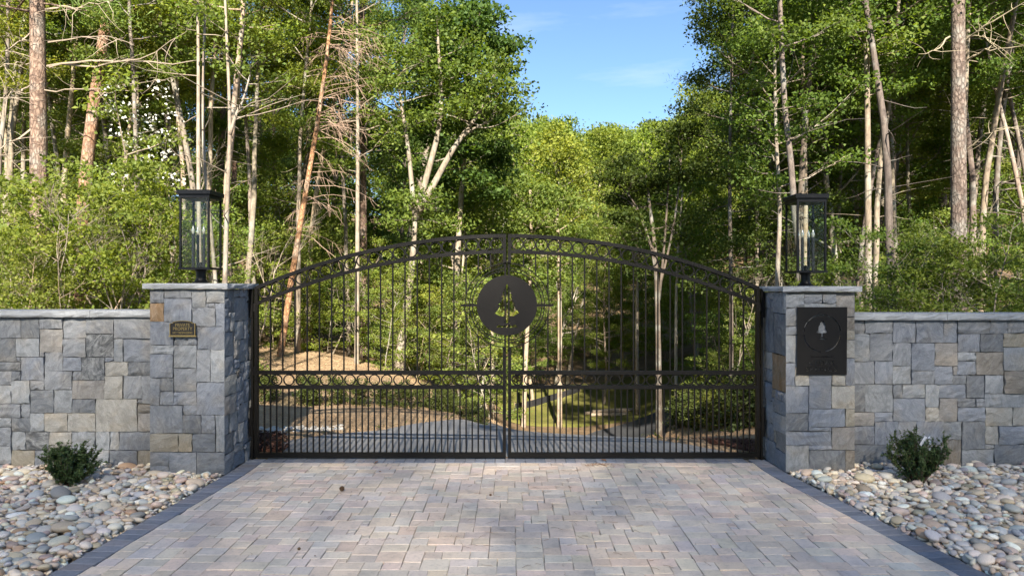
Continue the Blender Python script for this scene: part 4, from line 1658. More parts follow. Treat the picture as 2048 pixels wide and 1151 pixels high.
# ------------------------------------------------------------------ evergreen shrubs in the pebble beds
def yew(label, loc, wid, hgt, seed, lean=0.):
    rng = np.random.default_rng(seed)
    wd = MB()
    P, Dr = [], []
    for k in range(46):
        a = rng.uniform(0, 6.28)
        out = rng.uniform(.15, 1.0) ** .7
        d = Vector((math.cos(a) * out * wid / hgt * 1.0 + lean, math.sin(a) * out * wid / hgt, 1.15 - out * .75))
        L = hgt * rng.uniform(.75, 1.1) * (1.0 if out < .7 else 1.05)
        bp = path((rng.normal(0, .02), rng.normal(0, .02), -.02), d, L, 6, rng, .10, .05)
        wd.tube(bp, [.006, .0055, .005, .004, .003, .002, .001], 4, False)
        for q in range(13):
            t = rng.uniform(.22, 1)
            p0 = lerp_path(bp, t)
            dd = (bp[-1] - bp[0]).normalized() + Vector(rng.normal(0, .5, 3)) + Vector((0, 0, .25))
            tw = path(p0, dd, rng.uniform(.05, .12), 2, rng, .1, .08)
            wd.tube(tw, [.002, .0015, .001], 3, False)
            for z in range(15):
                f = rng.random()
                p = lerp_path(tw, f)
                P.append((p + Vector(rng.normal(0, .006, 3)))[:])
                Dr.append(((tw[-1] - tw[0]).normalized() + Vector(rng.normal(0, .55, 3)))[:])
    P, Dr = np.array(P), np.array(Dr)
    cr = leaf_mesh('foliage', P, .038, .013, rng, M['shrub_leaf'], .8, .7, Dr)
    return plant('evergreen_shrub', label, 'shrub', (wd.mesh('stems', M['bark'], True), cr), loc, 0, (1, 1, 1), (.10, .06, .04), (.062, .10, .034), 'evergreen shrubs in the pebble beds', ('stems', 'foliage'))


p = at(128, 962, 6.95)
yew('low dark evergreen shrub leaning right in the left pebble bed', (p.x, 6.95, .03), .27, .40, 1, .28)
p = at(1836, 955, 7.0)
yew('upright dark evergreen shrub with white tags in the right pebble bed', (p.x, 7.0, .03), .19, .47, 2, .0)
tp = at(1845, 873, 6.95)
for dx, rz, lb in ((0, .5, 'left of two white plastic plant tags in the right shrub'), (.06, -.4, 'right of two white plastic plant tags in the right shrub')):
    o = MB().box(-.016, -.001, -.06, .016, .001, .045).build('plant_tag', M['tag'], None, (tp.x + dx, 6.93, tp.z - .03))
    o.rotation_euler = (.2, rz, .3)
    tag(o, lb, 'tag', 'white tags in the right shrub')


# ------------------------------------------------------------------ the wood
def ground_hit(px, py):
    """where the sight line through a photograph pixel meets the terrain"""
    for D in np.arange(8.3, 140, .1):
        q = at(px, py, D)
        if q.z <= tzf(q.x, q.y):
            return q
    return at(px, py, 30)


frng = np.random.default_rng(77)
PF = [tree_meshes(100 + k, H=13.5, r0=.10 + .015 * k, base=.20, spread=2.3 + .15 * (k % 3), nprim=38, nsec=7, nleaf=40000, leaf=(.082, .054), clus=.19, flat=.5, dead=4) for k in range(4)]
PS = [tree_meshes(120 + k, H=14.5, r0=.08, base=.46, spread=1.7, nprim=24, nsec=6, nleaf=14000, leaf=(.082, .054), clus=.19, flat=.5, dead=9) for k in range(4)]
PU = [tree_meshes(140 + k, H=4.2 + .5 * (k % 2), r0=.028, base=.12, spread=1.45, nprim=26, nleaf=6000, leaf=(.082, .052), wander=.07, rise=(0, 45), clus=.17, flat=.28, stems=1 + k % 3, sides=5) for k in range(5)]
PB = [tree_meshes(160 + k, H=.72, r0=.008, base=.05, spread=.20, nprim=30, nleaf=2600, leaf=(.06, .03), wander=.08, rise=(35, 70), clus=.045, flat=1.0, stems=5, sides=4, nsec=3, lspread=1.0, leafmat=M['shrub_leaf']) for k in range(3)]
PH = [tree_meshes(180 + k, H=12.5, r0=.16, base=.16, spread=3.3 + .3 * (k % 2), nprim=44, nleaf=9500, leaf=(.24, .17), clus=.5, flat=.6, nsec=5, sides=5, lspread=1.0) for k in range(4)]
PP = [tree_meshes(200 + k, H=17, r0=.16, base=.42, spread=2.6, nprim=34, nleaf=15000, leaf=(.20, .016), wander=.012, clus=.20, flat=.8, rise=(-5, 35), bark=M['pine_bark'], leafmat=M['needle'], lspread=1.2, lup=.5, dead=10, sides=10) for k in range(2)]

tree_items = []


def where(px, D):
    if px < 60: w = 'at the left picture edge'
    elif px < 150: w = 'above the left wall'
    elif px < 290: w = 'left of the left lantern'
    elif px < 450: w = 'behind the left lantern'
    elif px < 560: w = 'right of the left lantern'
    elif px < 690: w = 'behind outer left gate leaf'
    elif px < 830: w = 'behind mid left gate leaf'
    elif px < 960: w = 'behind inner left gate leaf'
    elif px < 1070: w = 'behind the gate disc'
    elif px < 1190: w = 'just right of the gate disc'
    elif px < 1330: w = 'behind mid right gate leaf'
    elif px < 1500: w = 'behind outer right gate leaf'
    elif px < 1570: w = 'just left of the right lantern'
    elif px < 1660: w = 'behind the right lantern'
    elif px < 1760: w = 'right of the right lantern'
    elif px < 1880: w = 'above the right wall'
    elif px < 1980: w = 'beside the thick right pine'
    else: w = 'at the right picture edge'
    return w


def far(D):
    return 'near' if D < 15.5 else ('mid distance' if D < 24 else ('deeper' if D < 40 else 'distant'))


taken = []


def spot(px, D, gap=.9):
    x = (px - 1024) / F * D
    for (a, b) in taken:
        if (a - x) ** 2 + (b - D) ** 2 < gap * gap:
            return None
    taken.append((x, D))
    return x


def on_drive(x, y):
    return (np.interp(y, LY, LX) - .4 < x < np.interp(y, RY, RX) + .5) and y < 26


def add_tree(kind, px, D, sc, wcol, lcol, rz=None, group='trees of the wood'):
    protos = {'F': PF, 'S': PS, 'U': PU, 'H': PH, 'P': PP}[kind]
    k = int(frng.integers(len(protos)))
    x = (px - 1024) / F * D
    z = tzf(x, D) - .08
    name, cat, look = {'F': ('broadleaf_tree', 'tree', 'leafy broadleaf tree'), 'S': ('slender_tree', 'tree', 'slender high crowned tree'), 'U': ('sapling', 'sapling', 'leafy sapling'),
                       'H': ('hillside_tree', 'tree', 'round crowned hillside tree'), 'P': ('pine_tree', 'tree', 'tall pine tree')}[kind]
    def jit(c, s=.16):
        f = frng.uniform(1 - s, 1 + s)
        return tuple(q * f * frng.uniform(.95, 1.05) for q in c)
    s2 = sc * frng.uniform(.92, 1.08)
    r = plant(name, None, cat, protos[k], (x, D, z), frng.uniform(0, 6.28) if rz is None else rz, (s2, s2, sc), jit(wcol, .12), jit(lcol), group)
    f = far(D)
    tone = 'yellow green ' if lcol[0] > .16 else ('dark green ' if lcol[0] < .07 else '')
    hgt = ''
    tree_items.append((r, '%s %s%s %s' % (f, tone, look, where(px, D)), px))
    return r


def pick(*c):
    return c[int(frng.integers(len(c)))]


# ---- hero trees, trunk lines read from the photograph
def hero(name, label, D, lines, base_py, crown=None, bark='bark', wcol=W_PALE, lcol=G_MID, seed=1, cat='tree', **kw):
    """lines: list of (list of (px, py[, D]), foot width px, crown start fraction)"""
    foot = at(lines[0][0][0][0], base_py, D)
    foot.z = tzf(foot.x, foot.y) - .1
    T = []
    for pts, wpx, bs in lines:
        P = [at(q[0], q[1], q[2] if len(q) > 2 else D) - foot for q in pts]
        if not T:
            P = [Vector((P[0].x, P[0].y, 0))] + P
        # resample for a smooth line
        Q = []
        m = max(8, len(P) * 2)
        for i in range(m + 1):
            Q.append(lerp_path(P, i / m))
        for _ in range(2):
            Q = [Q[0]] + [(Q[i - 1] + Q[i] * 2 + Q[i + 1]) / 4 for i in range(1, len(Q) - 1)] + [Q[-1]]
        T.append((Q, wpx / 2 * D / F, bs))
    ms = tree_meshes(seed, trunk=T, bark=M['pine_bark'] if bark == 'pine' else M['bark'], **kw)
    if kw.get('nleaf', 1) < 50:
        ms = (ms[0], None)
    x = spot(lines[0][0][0][0], D, .01)
    return plant(name, label, cat, ms, foot, 0, (1, 1, 1), wcol, lcol)


pine_kw = dict(nprim=26, spread=2.6, nleaf=9000, leaf=(.20, .016), clus=.2, flat=.8, leafmat=M['needle'], lspread=1.2, lup=.5, sides=12)
hero('pine_tree', 'thick straight reddish pine trunk near the left picture edge', 13.5, [([(80, 620), (78, 400), (77, 200), (74, 0), (72, -500), (70, -900)], 37, .62)], 660, bark='pine', wcol=(0.266, 0.187, 0.145), lcol=G_DARK, seed=301, rtop=.55, **pine_kw)
hero('pine_tree', 'orange brown pine trunk leaning right behind the left wall', 14.5, [([(152, 640), (165, 420), (180, 260), (200, 130), (218, 0), (250, -300), (275, -600)], 28, .66)], 680, bark='pine', wcol=(0.380, 0.225, 0.145), lcol=G_DARK, seed=302, rtop=.5, **pine_kw)
hero('pine_tree', 'thick grey brown plated pine trunk at the right above the right wall', 13, [([(1918, 620), (1917, 300), (1916, 0), (1914, -500), (1912, -900)], 33, .64)], 660, bark='pine', wcol=(0.210, 0.165, 0.140), lcol=G_DARK, seed=303, rtop=.55, **pine_kw)
hero('pine_tree', 'dark pine trunk left of the thick right pine', 19, [([(1783, 620), (1783, 300), (1781, 0), (1779, -500)], 22, .6)], 640, bark='pine', wcol=(0.160, 0.120, 0.100), lcol=G_DARK, seed=304, rtop=.5, **pine_kw)
hero('pine_tree', 'dark brown pine trunk behind the left gate leaf', 21, [([(728, 700), (727, 400), (725, 100), (723, -300)], 17, .5)], 720, bark='pine', wcol=(0.220, 0.150, 0.115), lcol=G_DARK, seed=305, rtop=.5, **pine_kw)
slim = dict(nprim=20, spread=1.6, nleaf=8000, leaf=(.085, .055), clus=.2, sides=8)
bare_slim = dict(nprim=7, spread=.7, nleaf=700, leaf=(.075, .05), clus=.14, sides=8, dead=6)
hero('slender_tree', 'straight pale thin trunk rising behind the left gate leaf', 17.5, [([(713, 735), (715, 560), (715, 400), (716, 250), (714, 80), (713, -100)], 11, .55)], 740, wcol=(0.281, 0.237, 0.186), seed=311, rtop=.4, **slim)
hero('slender_tree', 'speckled pale trunk standing right of the right lantern', 14.5, [([(1737, 620), (1736, 400), (1735, 200), (1731, 0), (1728, -300)], 15, .6)], 640, wcol=(0.266, 0.215, 0.162), lcol=G_DARK, seed=312, rtop=.5, **slim)
hero('slender_tree', 'thin pale trunk directly behind the right lantern', 17, [([(1610, 600), (1612, 420), (1608, 250), (1604, 80), (1603, -200)], 12, .5)], 640, wcol=(0.266, 0.208, 0.151), lcol=G_DARK, seed=313, rtop=.5, **slim)
hero('slender_tree', 'bent grey trunk just left of the right lantern', 14, [([(1553, 620), (1556, 500), (1562, 420), (1552, 300), (1550, 180), (1548, 0)], 11, .5)], 640, wcol=(0.300, 0.250, 0.200), lcol=G_DARK, seed=314, rtop=.4, **slim)
hero('slender_tree', 'pale trunk rising behind the left lantern', 11.6, [([(400, 620), (398, 450), (396, 250), (398, 100), (392, -100)], 11, .8)], 640, wcol=(0.326, 0.266, 0.206), seed=315, rtop=.4, **bare_slim)
hero('slender_tree', 'pale forked trunk just right of the left lantern', 11.2, [([(448, 620), (452, 480), (456, 350), (462, 250), (455, 120), (448, -60)], 11, .8), ([(460, 270), (472, 225), (486, 205), (500, 150)], 7, .85)], 640, wcol=(0.326, 0.266, 0.206), seed=316, rtop=.4, **bare_slim)
hero('slender_tree', 'leaning grey trunk crossing behind the left lantern', 11.9, [([(436, 620), (428, 520), (418, 420), (408, 330), (404, 200), (410, 50), (412, -80)], 9, .8)], 640, wcol=(0.296, 0.244, 0.193), seed=317, rtop=.4, **bare_slim)
hero('forked_tree', 'pale forked tree with wide limbs left of the gate disc', 18, [
    ([(797, 735), (806, 660), (822, 560), (829, 470), (832, 415)], 24, .9),
    ([(830, 440), (848, 370), (872, 290), (885, 220), (880, 150), (875, 60)], 15, .62),
    ([(832, 430), (868, 370), (900, 305), (940, 250), (975, 205), (988, 150)], 15, .72),
    ([(829, 430), (822, 350), (815, 280), (800, 200), (790, 100)], 11, .45),
    ([(900, 305), (935, 262), (985, 240)], 8, .5)], 745, wcol=(0.252, 0.212, 0.165), lcol=(.12, .17, .04), seed=320, nprim=40, spread=1.15, nleaf=9500, leaf=(.11, .075), rtop=.28, clus=.26, sides=9)
hero('broadleaf_tree', 'large dark leaved oak crown against the sky above the gate', 20, [([(905, 735), (915, 500), (926, 340), (934, 220), (938, 120), (936, 55)], 15, .45)], 760, wcol=(0.296, 0.244, 0.186), lcol=(.075, .13, .040), seed=321,
     nprim=44, spread=1.6, nleaf=21000, leaf=(.13, .09), clus=.24, rtop=.3, rise=(0, 40), prof=lambda t: .35 + .75 * math.sin(math.pi * min(1, .12 + t * .88)))
edge_kw = dict(nprim=36, nsec=6, nleaf=19000, leaf=(.085, .056), clus=.2, flat=.5, sides=7, rtop=.3)
hero('broadleaf_tree', 'dark leafy tree at the right edge of the open sky', 17, [([(1462, 820), (1464, 600), (1458, 400), (1462, 200), (1466, 20), (1470, -160)], 11, .34)], 860, wcol=W_DARK, lcol=(.085, .12, .034), seed=340, spread=1.45, **edge_kw)
hero('broadleaf_tree', 'dark leafy tree between the sky gap and the right lantern', 18.5, [([(1515, 820), (1512, 600), (1516, 400), (1508, 200), (1504, 20), (1506, -160)], 11, .3)], 860, wcol=W_GREY, lcol=(.095, .13, .036), seed=341, spread=1.6, **edge_kw)
hero('forked_tree', 'pale trunk forking in a Y behind the left edge of the gate disc', 21, [([(918, 840), (917, 700), (915, 600), (908, 540), (900, 480)], 11, .7), ([(915, 590), (926, 530), (930, 480), (925, 420)], 8, .6)], 850, wcol=(0.355, 0.294, 0.227), seed=322, nprim=16, spread=1.4, nleaf=4500, rtop=.4)
hero('slender_tree', 'straight brown trunk seen below the gate disc on its left', 24, [([(986, 850), (985, 700), (984, 560), (986, 450), (985, 380)], 9, .55)], 855, wcol=(0.311, 0.244, 0.179), seed=323, nprim=16, spread=1.5, nleaf=4500, rtop=.5)
hero('slender_tree', 'straight brown trunk seen below the gate disc on its right', 24.5, [([(1047, 850), (1052, 700), (1060, 560), (1064, 450), (1060, 380)], 11, .6)], 855, wcol=(0.326, 0.258, 0.193), seed=324, nprim=16, spread=1.5, nleaf=4500, rtop=.5)
hero('slender_tree', 'stout sunlit trunk to the right of the gate disc', 25, [([(1119, 838), (1120, 700), (1119, 560), (1117, 480), (1112, 400)], 12, .6)], 845, wcol=(0.340, 0.266, 0.193), seed=325, nprim=18, spread=1.6, nleaf=5000, rtop=.5)
hero('slender_tree', 'thin trunk behind the centre of the right gate leaf', 26, [([(1275, 760), (1273, 640), (1276, 540), (1268, 500), (1280, 420)], 9, .55)], 790, wcol=(0.370, 0.301, 0.220), seed=326, nprim=16, spread=1.5, nleaf=4500, rtop=.4)
hero('slender_tree', 'sunlit thin trunk behind the outer right gate leaf', 21, [([(1352, 740), (1352, 640), (1353, 540), (1358, 480), (1365, 380)], 8, .55)], 780, wcol=(0.385, 0.330, 0.262), lcol=G_DARK, seed=327, nprim=16, spread=1.3, nleaf=4000, rtop=.4)
hero('multi_stem_tree', 'dark arching multi stemmed small tree above the right gate leaf', 17, [
    ([(1318, 800), (1316, 640), (1312, 500), (1300, 420), (1292, 350)], 15, .5),
    ([(1314, 560), (1298, 470), (1275, 410), (1240, 370), (1215, 345)], 5, .4),
    ([(1318, 600), (1330, 480), (1336, 380), (1340, 300)], 6, .4),
    ([(1312, 520), (1285, 440), (1262, 400), (1225, 385)], 5, .4),
    ([(1318, 580), (1350, 450), (1362, 330), (1365, 270)], 5, .4)], 840, wcol=(0.120, 0.095, 0.075), lcol=(.055, .08, .02), seed=328, nprim=34, spread=.95, nleaf=6500, leaf=(.10, .065), clus=.2, rtop=.3)
# leaning dead pine with hanging brown twigs
dp = hero('dead_pine', 'slender orange dead pine leaning right with brown twigs', 16.5, [([(560, 712), (574, 620), (592, 500), (612, 380), (635, 250), (652, 130), (662, 40), (668, -40)], 15, .99)], 720, bark='pine', wcol=(0.450, 0.250, 0.130), seed=330, nprim=3, spread=.3, nleaf=20, rtop=.35)
tw = MB()
trg = np.random.default_rng(4)
base = Vector(dp.location)
for k in range(75):
    t = trg.uniform(.35, 1) if k > 25 else trg.uniform(.62, .95)
    py = 712 - t * 690
    pxx = np.interp(py, [-40, 40, 130, 250, 380, 500, 620, 712], [668, 662, 652, 635, 612, 592, 574, 560])
    q = at(pxx, py, 16.5) - base
    s = 1 if trg.random() < .72 else -1
    L = trg.uniform(.4, 1.5) * (1.15 if s > 0 else .6)
    bp = path(q, (s, trg.normal(0, .5), trg.normal(.15, .25)), L, 5, trg, .15, -.10)
    tw.tube(bp, [.010, .009, .007, .005, .003, .002], 3, False)
    for m in range(6):
        p2 = lerp_path(bp, trg.uniform(.3, 1))
        tw.tube(path(p2, (s * .5, trg.normal(0, .5), -1 + trg.normal(0, .6)), trg.uniform(.15, .45), 2, trg, .2, -.05), [.004, .003, .0015], 3, False)
put('dead_twigs', tw.mesh('dead_twigs', M['twig']), dp, color=(.30, .205, .15))
# long dead branches on the left pines
lp_root = [o for o in bpy.data.objects if o.get('label', '').startswith('thick straight reddish')][0]
for line, r in (([(92, 130), (200, 128), (300, 112), (400, 42)], .02), ([(95, 85), (180, 72), (250, 75)], .016), ([(92, 18), (150, 15), (228, 0)], .02), ([(95, 132), (190, 120), (330, 126), (460, 115)], .022),
                ([(72, 255), (30, 280), (0, 300), (-60, 330)], .022), ([(66, 60), (30, 90), (0, 105)], .018), ([(66, 125), (30, 128), (-20, 132)], .014), ([(64, 170), (35, 185), (-10, 195)], .02), ([(90, 180), (200, 178), (330, 160)], .012)):
    db = MB()
    P = [at(a, b, 13.5 - .35 * i) - Vector(lp_root.location) for i, (a, b) in enumerate(line)]
    Q = [lerp_path(P, i / 10) + Vector(trg.normal(0, .02, 3)) for i in range(11)]
    db.tube(Q, [r * (1 - .8 * i / 10) for i in range(11)], 5, False)
    for m in range(14):
        p2 = lerp_path(Q, trg.uniform(.25, 1))
        b2 = path(p2, (trg.normal(.3, .6), trg.normal(0, .5), trg.normal(-.15, .5)), trg.uniform(.2, .8), 4, trg, .2, -.03)
        db.tube(b2, [.006, .005, .004, .003, .0015], 3, False)
    put('dead_branch', db.mesh('dead_branch', M['twig']), lp_root, color=(.36, .29, .22))
# branches of the right pine
rp_root = [o for o in bpy.data.objects if o.get('label', '').startswith('thick grey brown plated')][0]
for line, r in (([(1932, 95), (1950, 60), (1990, 40), (2060, 0)], .022), ([(1933, 120), (1965, 100), (2000, 98), (2070, 92)], .02), ([(1934, 75), (1960, 72), (1990, 90)], .014), ([(1900, 75), (1870, 100), (1840, 108)], .016), ([(1932, 300), (1965, 270), (2000, 255), (2060, 265)], .014)):
    db = MB()
    P = [at(a, b, 13 - .3 * i) - Vector(rp_root.location) for i, (a, b) in enumerate(line)]
    Q = [lerp_path(P, i / 8) + Vector(trg.normal(0, .02, 3)) for i in range(9)]
    db.tube(Q, [r * (1 - .8 * i / 8) for i in range(9)], 5, False)
    for m in range(8):
        p2 = lerp_path(Q, trg.uniform(.25, 1))
        db.tube(path(p2, (trg.normal(.3, .6), trg.normal(0, .5), trg.normal(.1, .5)), trg.uniform(.2, .7), 4, trg, .2, 0), [.006, .005, .004, .003, .0015], 3, False)
    put('dead_branch', db.mesh('dead_branch', M['twig']), rp_root, color=(.36, .30, .2))

# bare whitish tree on the valley side
def bare_tree(label, D, pxb, pyb, pyt, seed, col, r0=.07, name='bare_tree', cat='tree'):
    rng = np.random.default_rng(seed)
    foot = at(pxb, pyb, D)
    foot.z = tzf(foot.x, foot.y) - .1
    H = at(0, pyt, D).z - foot.z
    w = MB()
    def rec(p, d, L, r, lev):
        pts = path(p, d, L, 5, rng, .09, .05)
        w.tube(pts, [r * (1 - .5 * i / 5) for i in range(6)], 5 if lev < 2 else 3, False)
        if lev < 4:
            for k in range(3 if lev else 4):
                q = lerp_path(pts, rng.uniform(.45, 1))
                dd = (pts[-1] - pts[-2]).normalized() + Vector(rng.normal(0, .42, 3)) + Vector((.12, 0, .1))
                rec(q, dd, L * rng.uniform(.5, .7), r * .5, lev + 1)
    rec(Vector((0, 0, 0)), (.12, 0, 1), H * .5, r0, 0)
    return plant(name, label, cat, (w.mesh('trunk', M['bark'], True), None), foot, 0, (1, 1, 1), col)


bare_tree('bare whitish branching tree above the left of the gate disc', 27, 962, 700, 335, 9, (.62, .57, .50))
bare_tree('small bare pale snag behind the right of the gate disc', 31, 1110, 700, 420, 12, (.5, .45, .38))

for k_, (a_, b_, c_, d_, e_) in enumerate(((30, 640, 330, 12.2, 'at the left picture edge'), (140, 640, 300, 11.6, 'above the left wall'), (232, 640, 390, 11.8, 'left of the left lantern'), (322, 640, 240, 13.0, 'beside the white blossom'),
        (505, 650, 330, 15.5, 'just right of the left lantern'), (1690, 650, 380, 12.0, 'just right of the right lantern'), (1830, 650, 420, 11.6, 'left of the thick right pine'), (2000, 650, 300, 12.0, 'at the right picture edge'), (1460, 780, 430, 16.5, 'behind the right end of the gate'))):
    bare_tree('thin bare twiggy sapling ' + e_, d_, a_, b_, c_, 40 + k_, (.36, .30, .23), .022, 'bare_sapling', 'sapling')

# blossom shrub behind the left wall
fl = tree_meshes(410, H=5.6, r0=.05, base=.3, spread=1.4, nprim=22, nleaf=4200, leaf=(.105, .06), stems=3, wander=.08, rise=(0, 35), clus=.2, flat=.4)
x = (300 - 1024) / F * 14.2
bs_ = plant('blossom_tree', 'small tree with white blossom clusters above the left wall', 'tree', fl, (x, 14.2, tzf(x, 14.2)), .7, (1, 1, 1), (.28, .23, .18), G_SUN)
spot(300, 14.2, .01)
rg = np.random.default_rng(6)
C = []
for k in range(34):
    q = at(rg.uniform(205, 350), rg.uniform(160, 400), 14.2 - rg.uniform(.2, 1.6)) - Vector(bs_.location)
    q = Matrix.Rotation(-.7, 3, 'Z') @ q
    C.append(q[:])
C = np.array(C)
P = C[rg.integers(0, len(C), 620)] + rg.normal(0, 1, (620, 3)) * np.array([.11, .11, .06])
put('blossom', leaf_mesh('blossom', P, .065, .05, rg, M['flower'], 1., .8), bs_)

# ---- filler trees: left wood, right wood, hollow
def scatter(kind, n, pr, dr, sr, wc, lc, gap=1.2, test=None, grp='trees of the wood'):
    c = t = 0
    while c < n and t < n * 40:
        t += 1
        px, D = frng.uniform(*pr), math.sqrt(frng.uniform(dr[0] ** 2, dr[1] ** 2))
        if test and not test(px, D):
            continue
        x = (px - 1024) / F * D
        if on_drive(x, D) or spot(px, D, gap) is None:
            continue
        add_tree(kind, px, D, frng.uniform(*sr), pick(*wc), pick(*lc), group=grp)
        c += 1


wl_ = (W_PALE, W_GREY, W_GREY, (.36, .28, .2))
# no crown may cross into the open sky above the gate
def clear_left(px, D):
    return px + 3.4 / D * F < 985 and (px < 500 or D > 17.5) and not (60 < px < 270 and D < 16.5)
def clear_right(px, D):
    return px - 2.6 / D * F > 1318 and (px > 1530 or D > 15)


scatter('F', 4, (-60, 560), (19, 21), (.85, 1.1), wl_, (G_SUN, G_MID, G_MID), 1.5, clear_left)
scatter('S', 26, (-60, 720), (13.5, 21), (.85, 1.1), wl_, (G_SUN, G_MID, G_YEL), 1.1, clear_left)
scatter('F', 11, (-200, 940), (21, 30), (.95, 1.25), wl_, (G_MID, G_DARK, G_SUN, G_BLUE), 1.8, clear_left)
scatter('P', 7, (-150, 560), (19, 32), (.9, 1.15), (W_PINE2, W_PINE), (G_DARK, G_BLUE), 1.8, clear_left)
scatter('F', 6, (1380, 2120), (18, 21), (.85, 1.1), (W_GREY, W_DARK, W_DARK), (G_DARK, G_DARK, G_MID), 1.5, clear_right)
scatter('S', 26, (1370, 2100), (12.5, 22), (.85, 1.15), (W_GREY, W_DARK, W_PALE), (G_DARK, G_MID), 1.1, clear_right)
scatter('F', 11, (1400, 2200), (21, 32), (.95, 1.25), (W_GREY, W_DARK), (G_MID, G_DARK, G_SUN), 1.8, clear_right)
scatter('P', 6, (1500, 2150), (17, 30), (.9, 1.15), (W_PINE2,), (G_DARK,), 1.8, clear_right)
# understory
scatter('U', 32, (-120, 520), (10.8, 20), (.55, 1.0), wl_, (G_SUN, G_SUN, G_MID, G_YEL), .75, lambda px, D: not (340 < px < 510 and D < 13), 'saplings under the trees')
scatter('U', 26, (500, 1000), (17, 25), (.55, .95), wl_, (G_SUN, G_SUN, G_MID, G_YEL), .8, None, 'saplings under the trees')
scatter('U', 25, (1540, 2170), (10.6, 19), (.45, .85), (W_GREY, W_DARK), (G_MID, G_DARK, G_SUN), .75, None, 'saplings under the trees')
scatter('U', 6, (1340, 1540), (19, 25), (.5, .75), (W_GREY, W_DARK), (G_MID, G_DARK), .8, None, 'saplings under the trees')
# hollow beyond the drive
def low_mid(px, D):
    return D > 27.5 or px < 980
scatter('U', 20, (960, 1380), (30, 42), (.7, 1.2), wl_, (G_SUN, G_MID, G_DARK, G_MID), .9, low_mid, 'saplings under the trees')
def hollow(n, pr, dr):
    c = t = 0
    while c < n and t < 900:
        t += 1
        px, D = frng.uniform(*pr), frng.uniform(*dr)
        if spot(px, D, 1.6) is None:
            continue
        x = (px - 1024) / F * D
        ptop = np.interp(px, [850, 950, 1030, 1150, 1240, 1330, 1400], [250, 300, 345, 370, 330, 290, 250]) + frng.uniform(0, 130)
        Ht = at(0, ptop, D).z - tzf(x, D)
        add_tree('F', px, D, Ht / 13.5, pick(*wl_), pick(G_SUN, G_MID, G_YEL, G_SUN), group='trees of the wood')
        c += 1
hollow(16, (870, 1400), (28, 44))

# ---- the far hillside
G_HS, G_HM, G_HY = (.19, .235, .048), (.15, .20, .046), (.205, .25, .05)
def hill(n, pr, dr, gap):
    c = t = 0
    while c < n and t < 6000:
        t += 1
        px, D = frng.uniform(*pr), math.sqrt(frng.uniform(dr[0] ** 2, dr[1] ** 2))
        if spot(px, D, gap) is None:
            continue
        x = (px - 1024) / F * D
        sc = frng.uniform(.8, 1.15)
        if 1000 < px < 1420:
            top = at(0, np.interp(px, [1000, 1060, 1130, 1250, 1340, 1420], [215, 232, 228, 238, 236, 150]) + frng.uniform(0, 25), D).z - tzf(x, D)
            sc = min(sc, top / 13.6)
            if sc < .45:
                continue
        add_tree('H', px, D, sc, pick(*wl_), pick(G_HS, G_HM, G_HY, G_HM, G_MID, G_HS), group='trees on the far hill')
        c += 1
hill(120, (830, 1500), (46, 118), 3.4)
hill(26, (-100, 830), (38, 70), 3.6)
hill(26, (1500, 2150), (38, 70), 3.6)
single_out(tree_items)

# ---- trees behind the viewpoint whose shade falls on the forecourt
hs = Vector((TO_SUN.x, TO_SUN.y, 0)).normalized()
hp = Vector((-hs.y, hs.x, 0))
crng = np.random.default_rng(13)
k = 0
PC = [tree_meshes(500 + q, H=18., r0=.12, base=.06, spread=4.2, nprim=70, nleaf=3050, leaf=(.17, .10), clus=1.7, flat=1., sides=6, lspread=1.2, rise=(0, 20), limb=.5, prof=lambda t: 1.) for q in range(3)]
TE = math.tan(SUN_EL)
for R, lat0, lat1, st in ((37, -18, 20, 2.7), (40.5, -17, 20, 2.7), (44, -16.4, 20, 2.7), (47.5, -17.6, 21, 2.7), (51, -16, 21, 2.7)):
    lat = lat0
    while lat < lat1:
        q = Vector((0, 7, 0)) + hs * (R + crng.uniform(-1, 1)) + hp * (lat + crng.uniform(-.5, .5))
        hh = R * TE + 1.2 + crng.uniform(-.5, .5) + (3.5 if 3.5 < lat < 7.5 else 0)
        r = plant('roadside_tree', 'leafy tree of the stand behind the viewpoint', 'tree', PC[k % 3], (q.x, q.y, -.15), crng.uniform(0, 6.28), (1.0, 1.0, hh / 18.), W_GREY, G_MID, 'trees behind the viewpoint')
        k += 1
        lat += st

# ------------------------------------------------------------------ planted shrubs on the banks
items = []
for cx, by, hp_ in ((165, 412, 60), (465, 430, 64), (690, 422, 56), (880, 425, 50), (1060, 428, 50), (1215, 442, 48), (1345, 440, 44), (1440, 462, 46), (1530, 470, 40), (1585, 490, 36), (1680, 520, 36), (1750, 545, 34), (1805, 560, 30)):
    px, py = 490 + cx / 3.79, 700 + by / 3.79
    q = ground_hit(px, py)
    sc = hp_ * q.y / F / .68
    o = plant('planted_shrub', None, 'shrub', PB[len(items) % 3], (q.x, q.y, tzf(q.x, q.y) + .01), frng.uniform(0, 6), (sc, sc, sc), (.12, .09, .06), (.085, .105, .018), 'shrubs planted on the banks', ('stems', 'foliage'))
    items.append((o, 'small green shrub planted on the straw bank', px))
for k in range(15):
    px, py = frng.uniform(1338, 1525), frng.uniform(826, 858)
    q = ground_hit(px, py)
    sc = frng.uniform(.9, 1.45)
    o = plant('planted_shrub', None, 'shrub', PB[k % 3], (q.x, q.y, tzf(q.x, q.y) + .01), frng.uniform(0, 6), (sc * 1.2, sc * 1.2, sc), (.12, .09, .06), pick((.085, .105, .018), (.12, .13, .02), (.06, .08, .015)), 'shrubs planted on the banks', ('stems', 'foliage'))
    items.append((o, 'green shrub on the mulch bank right of the drive', px))
single_out(items)

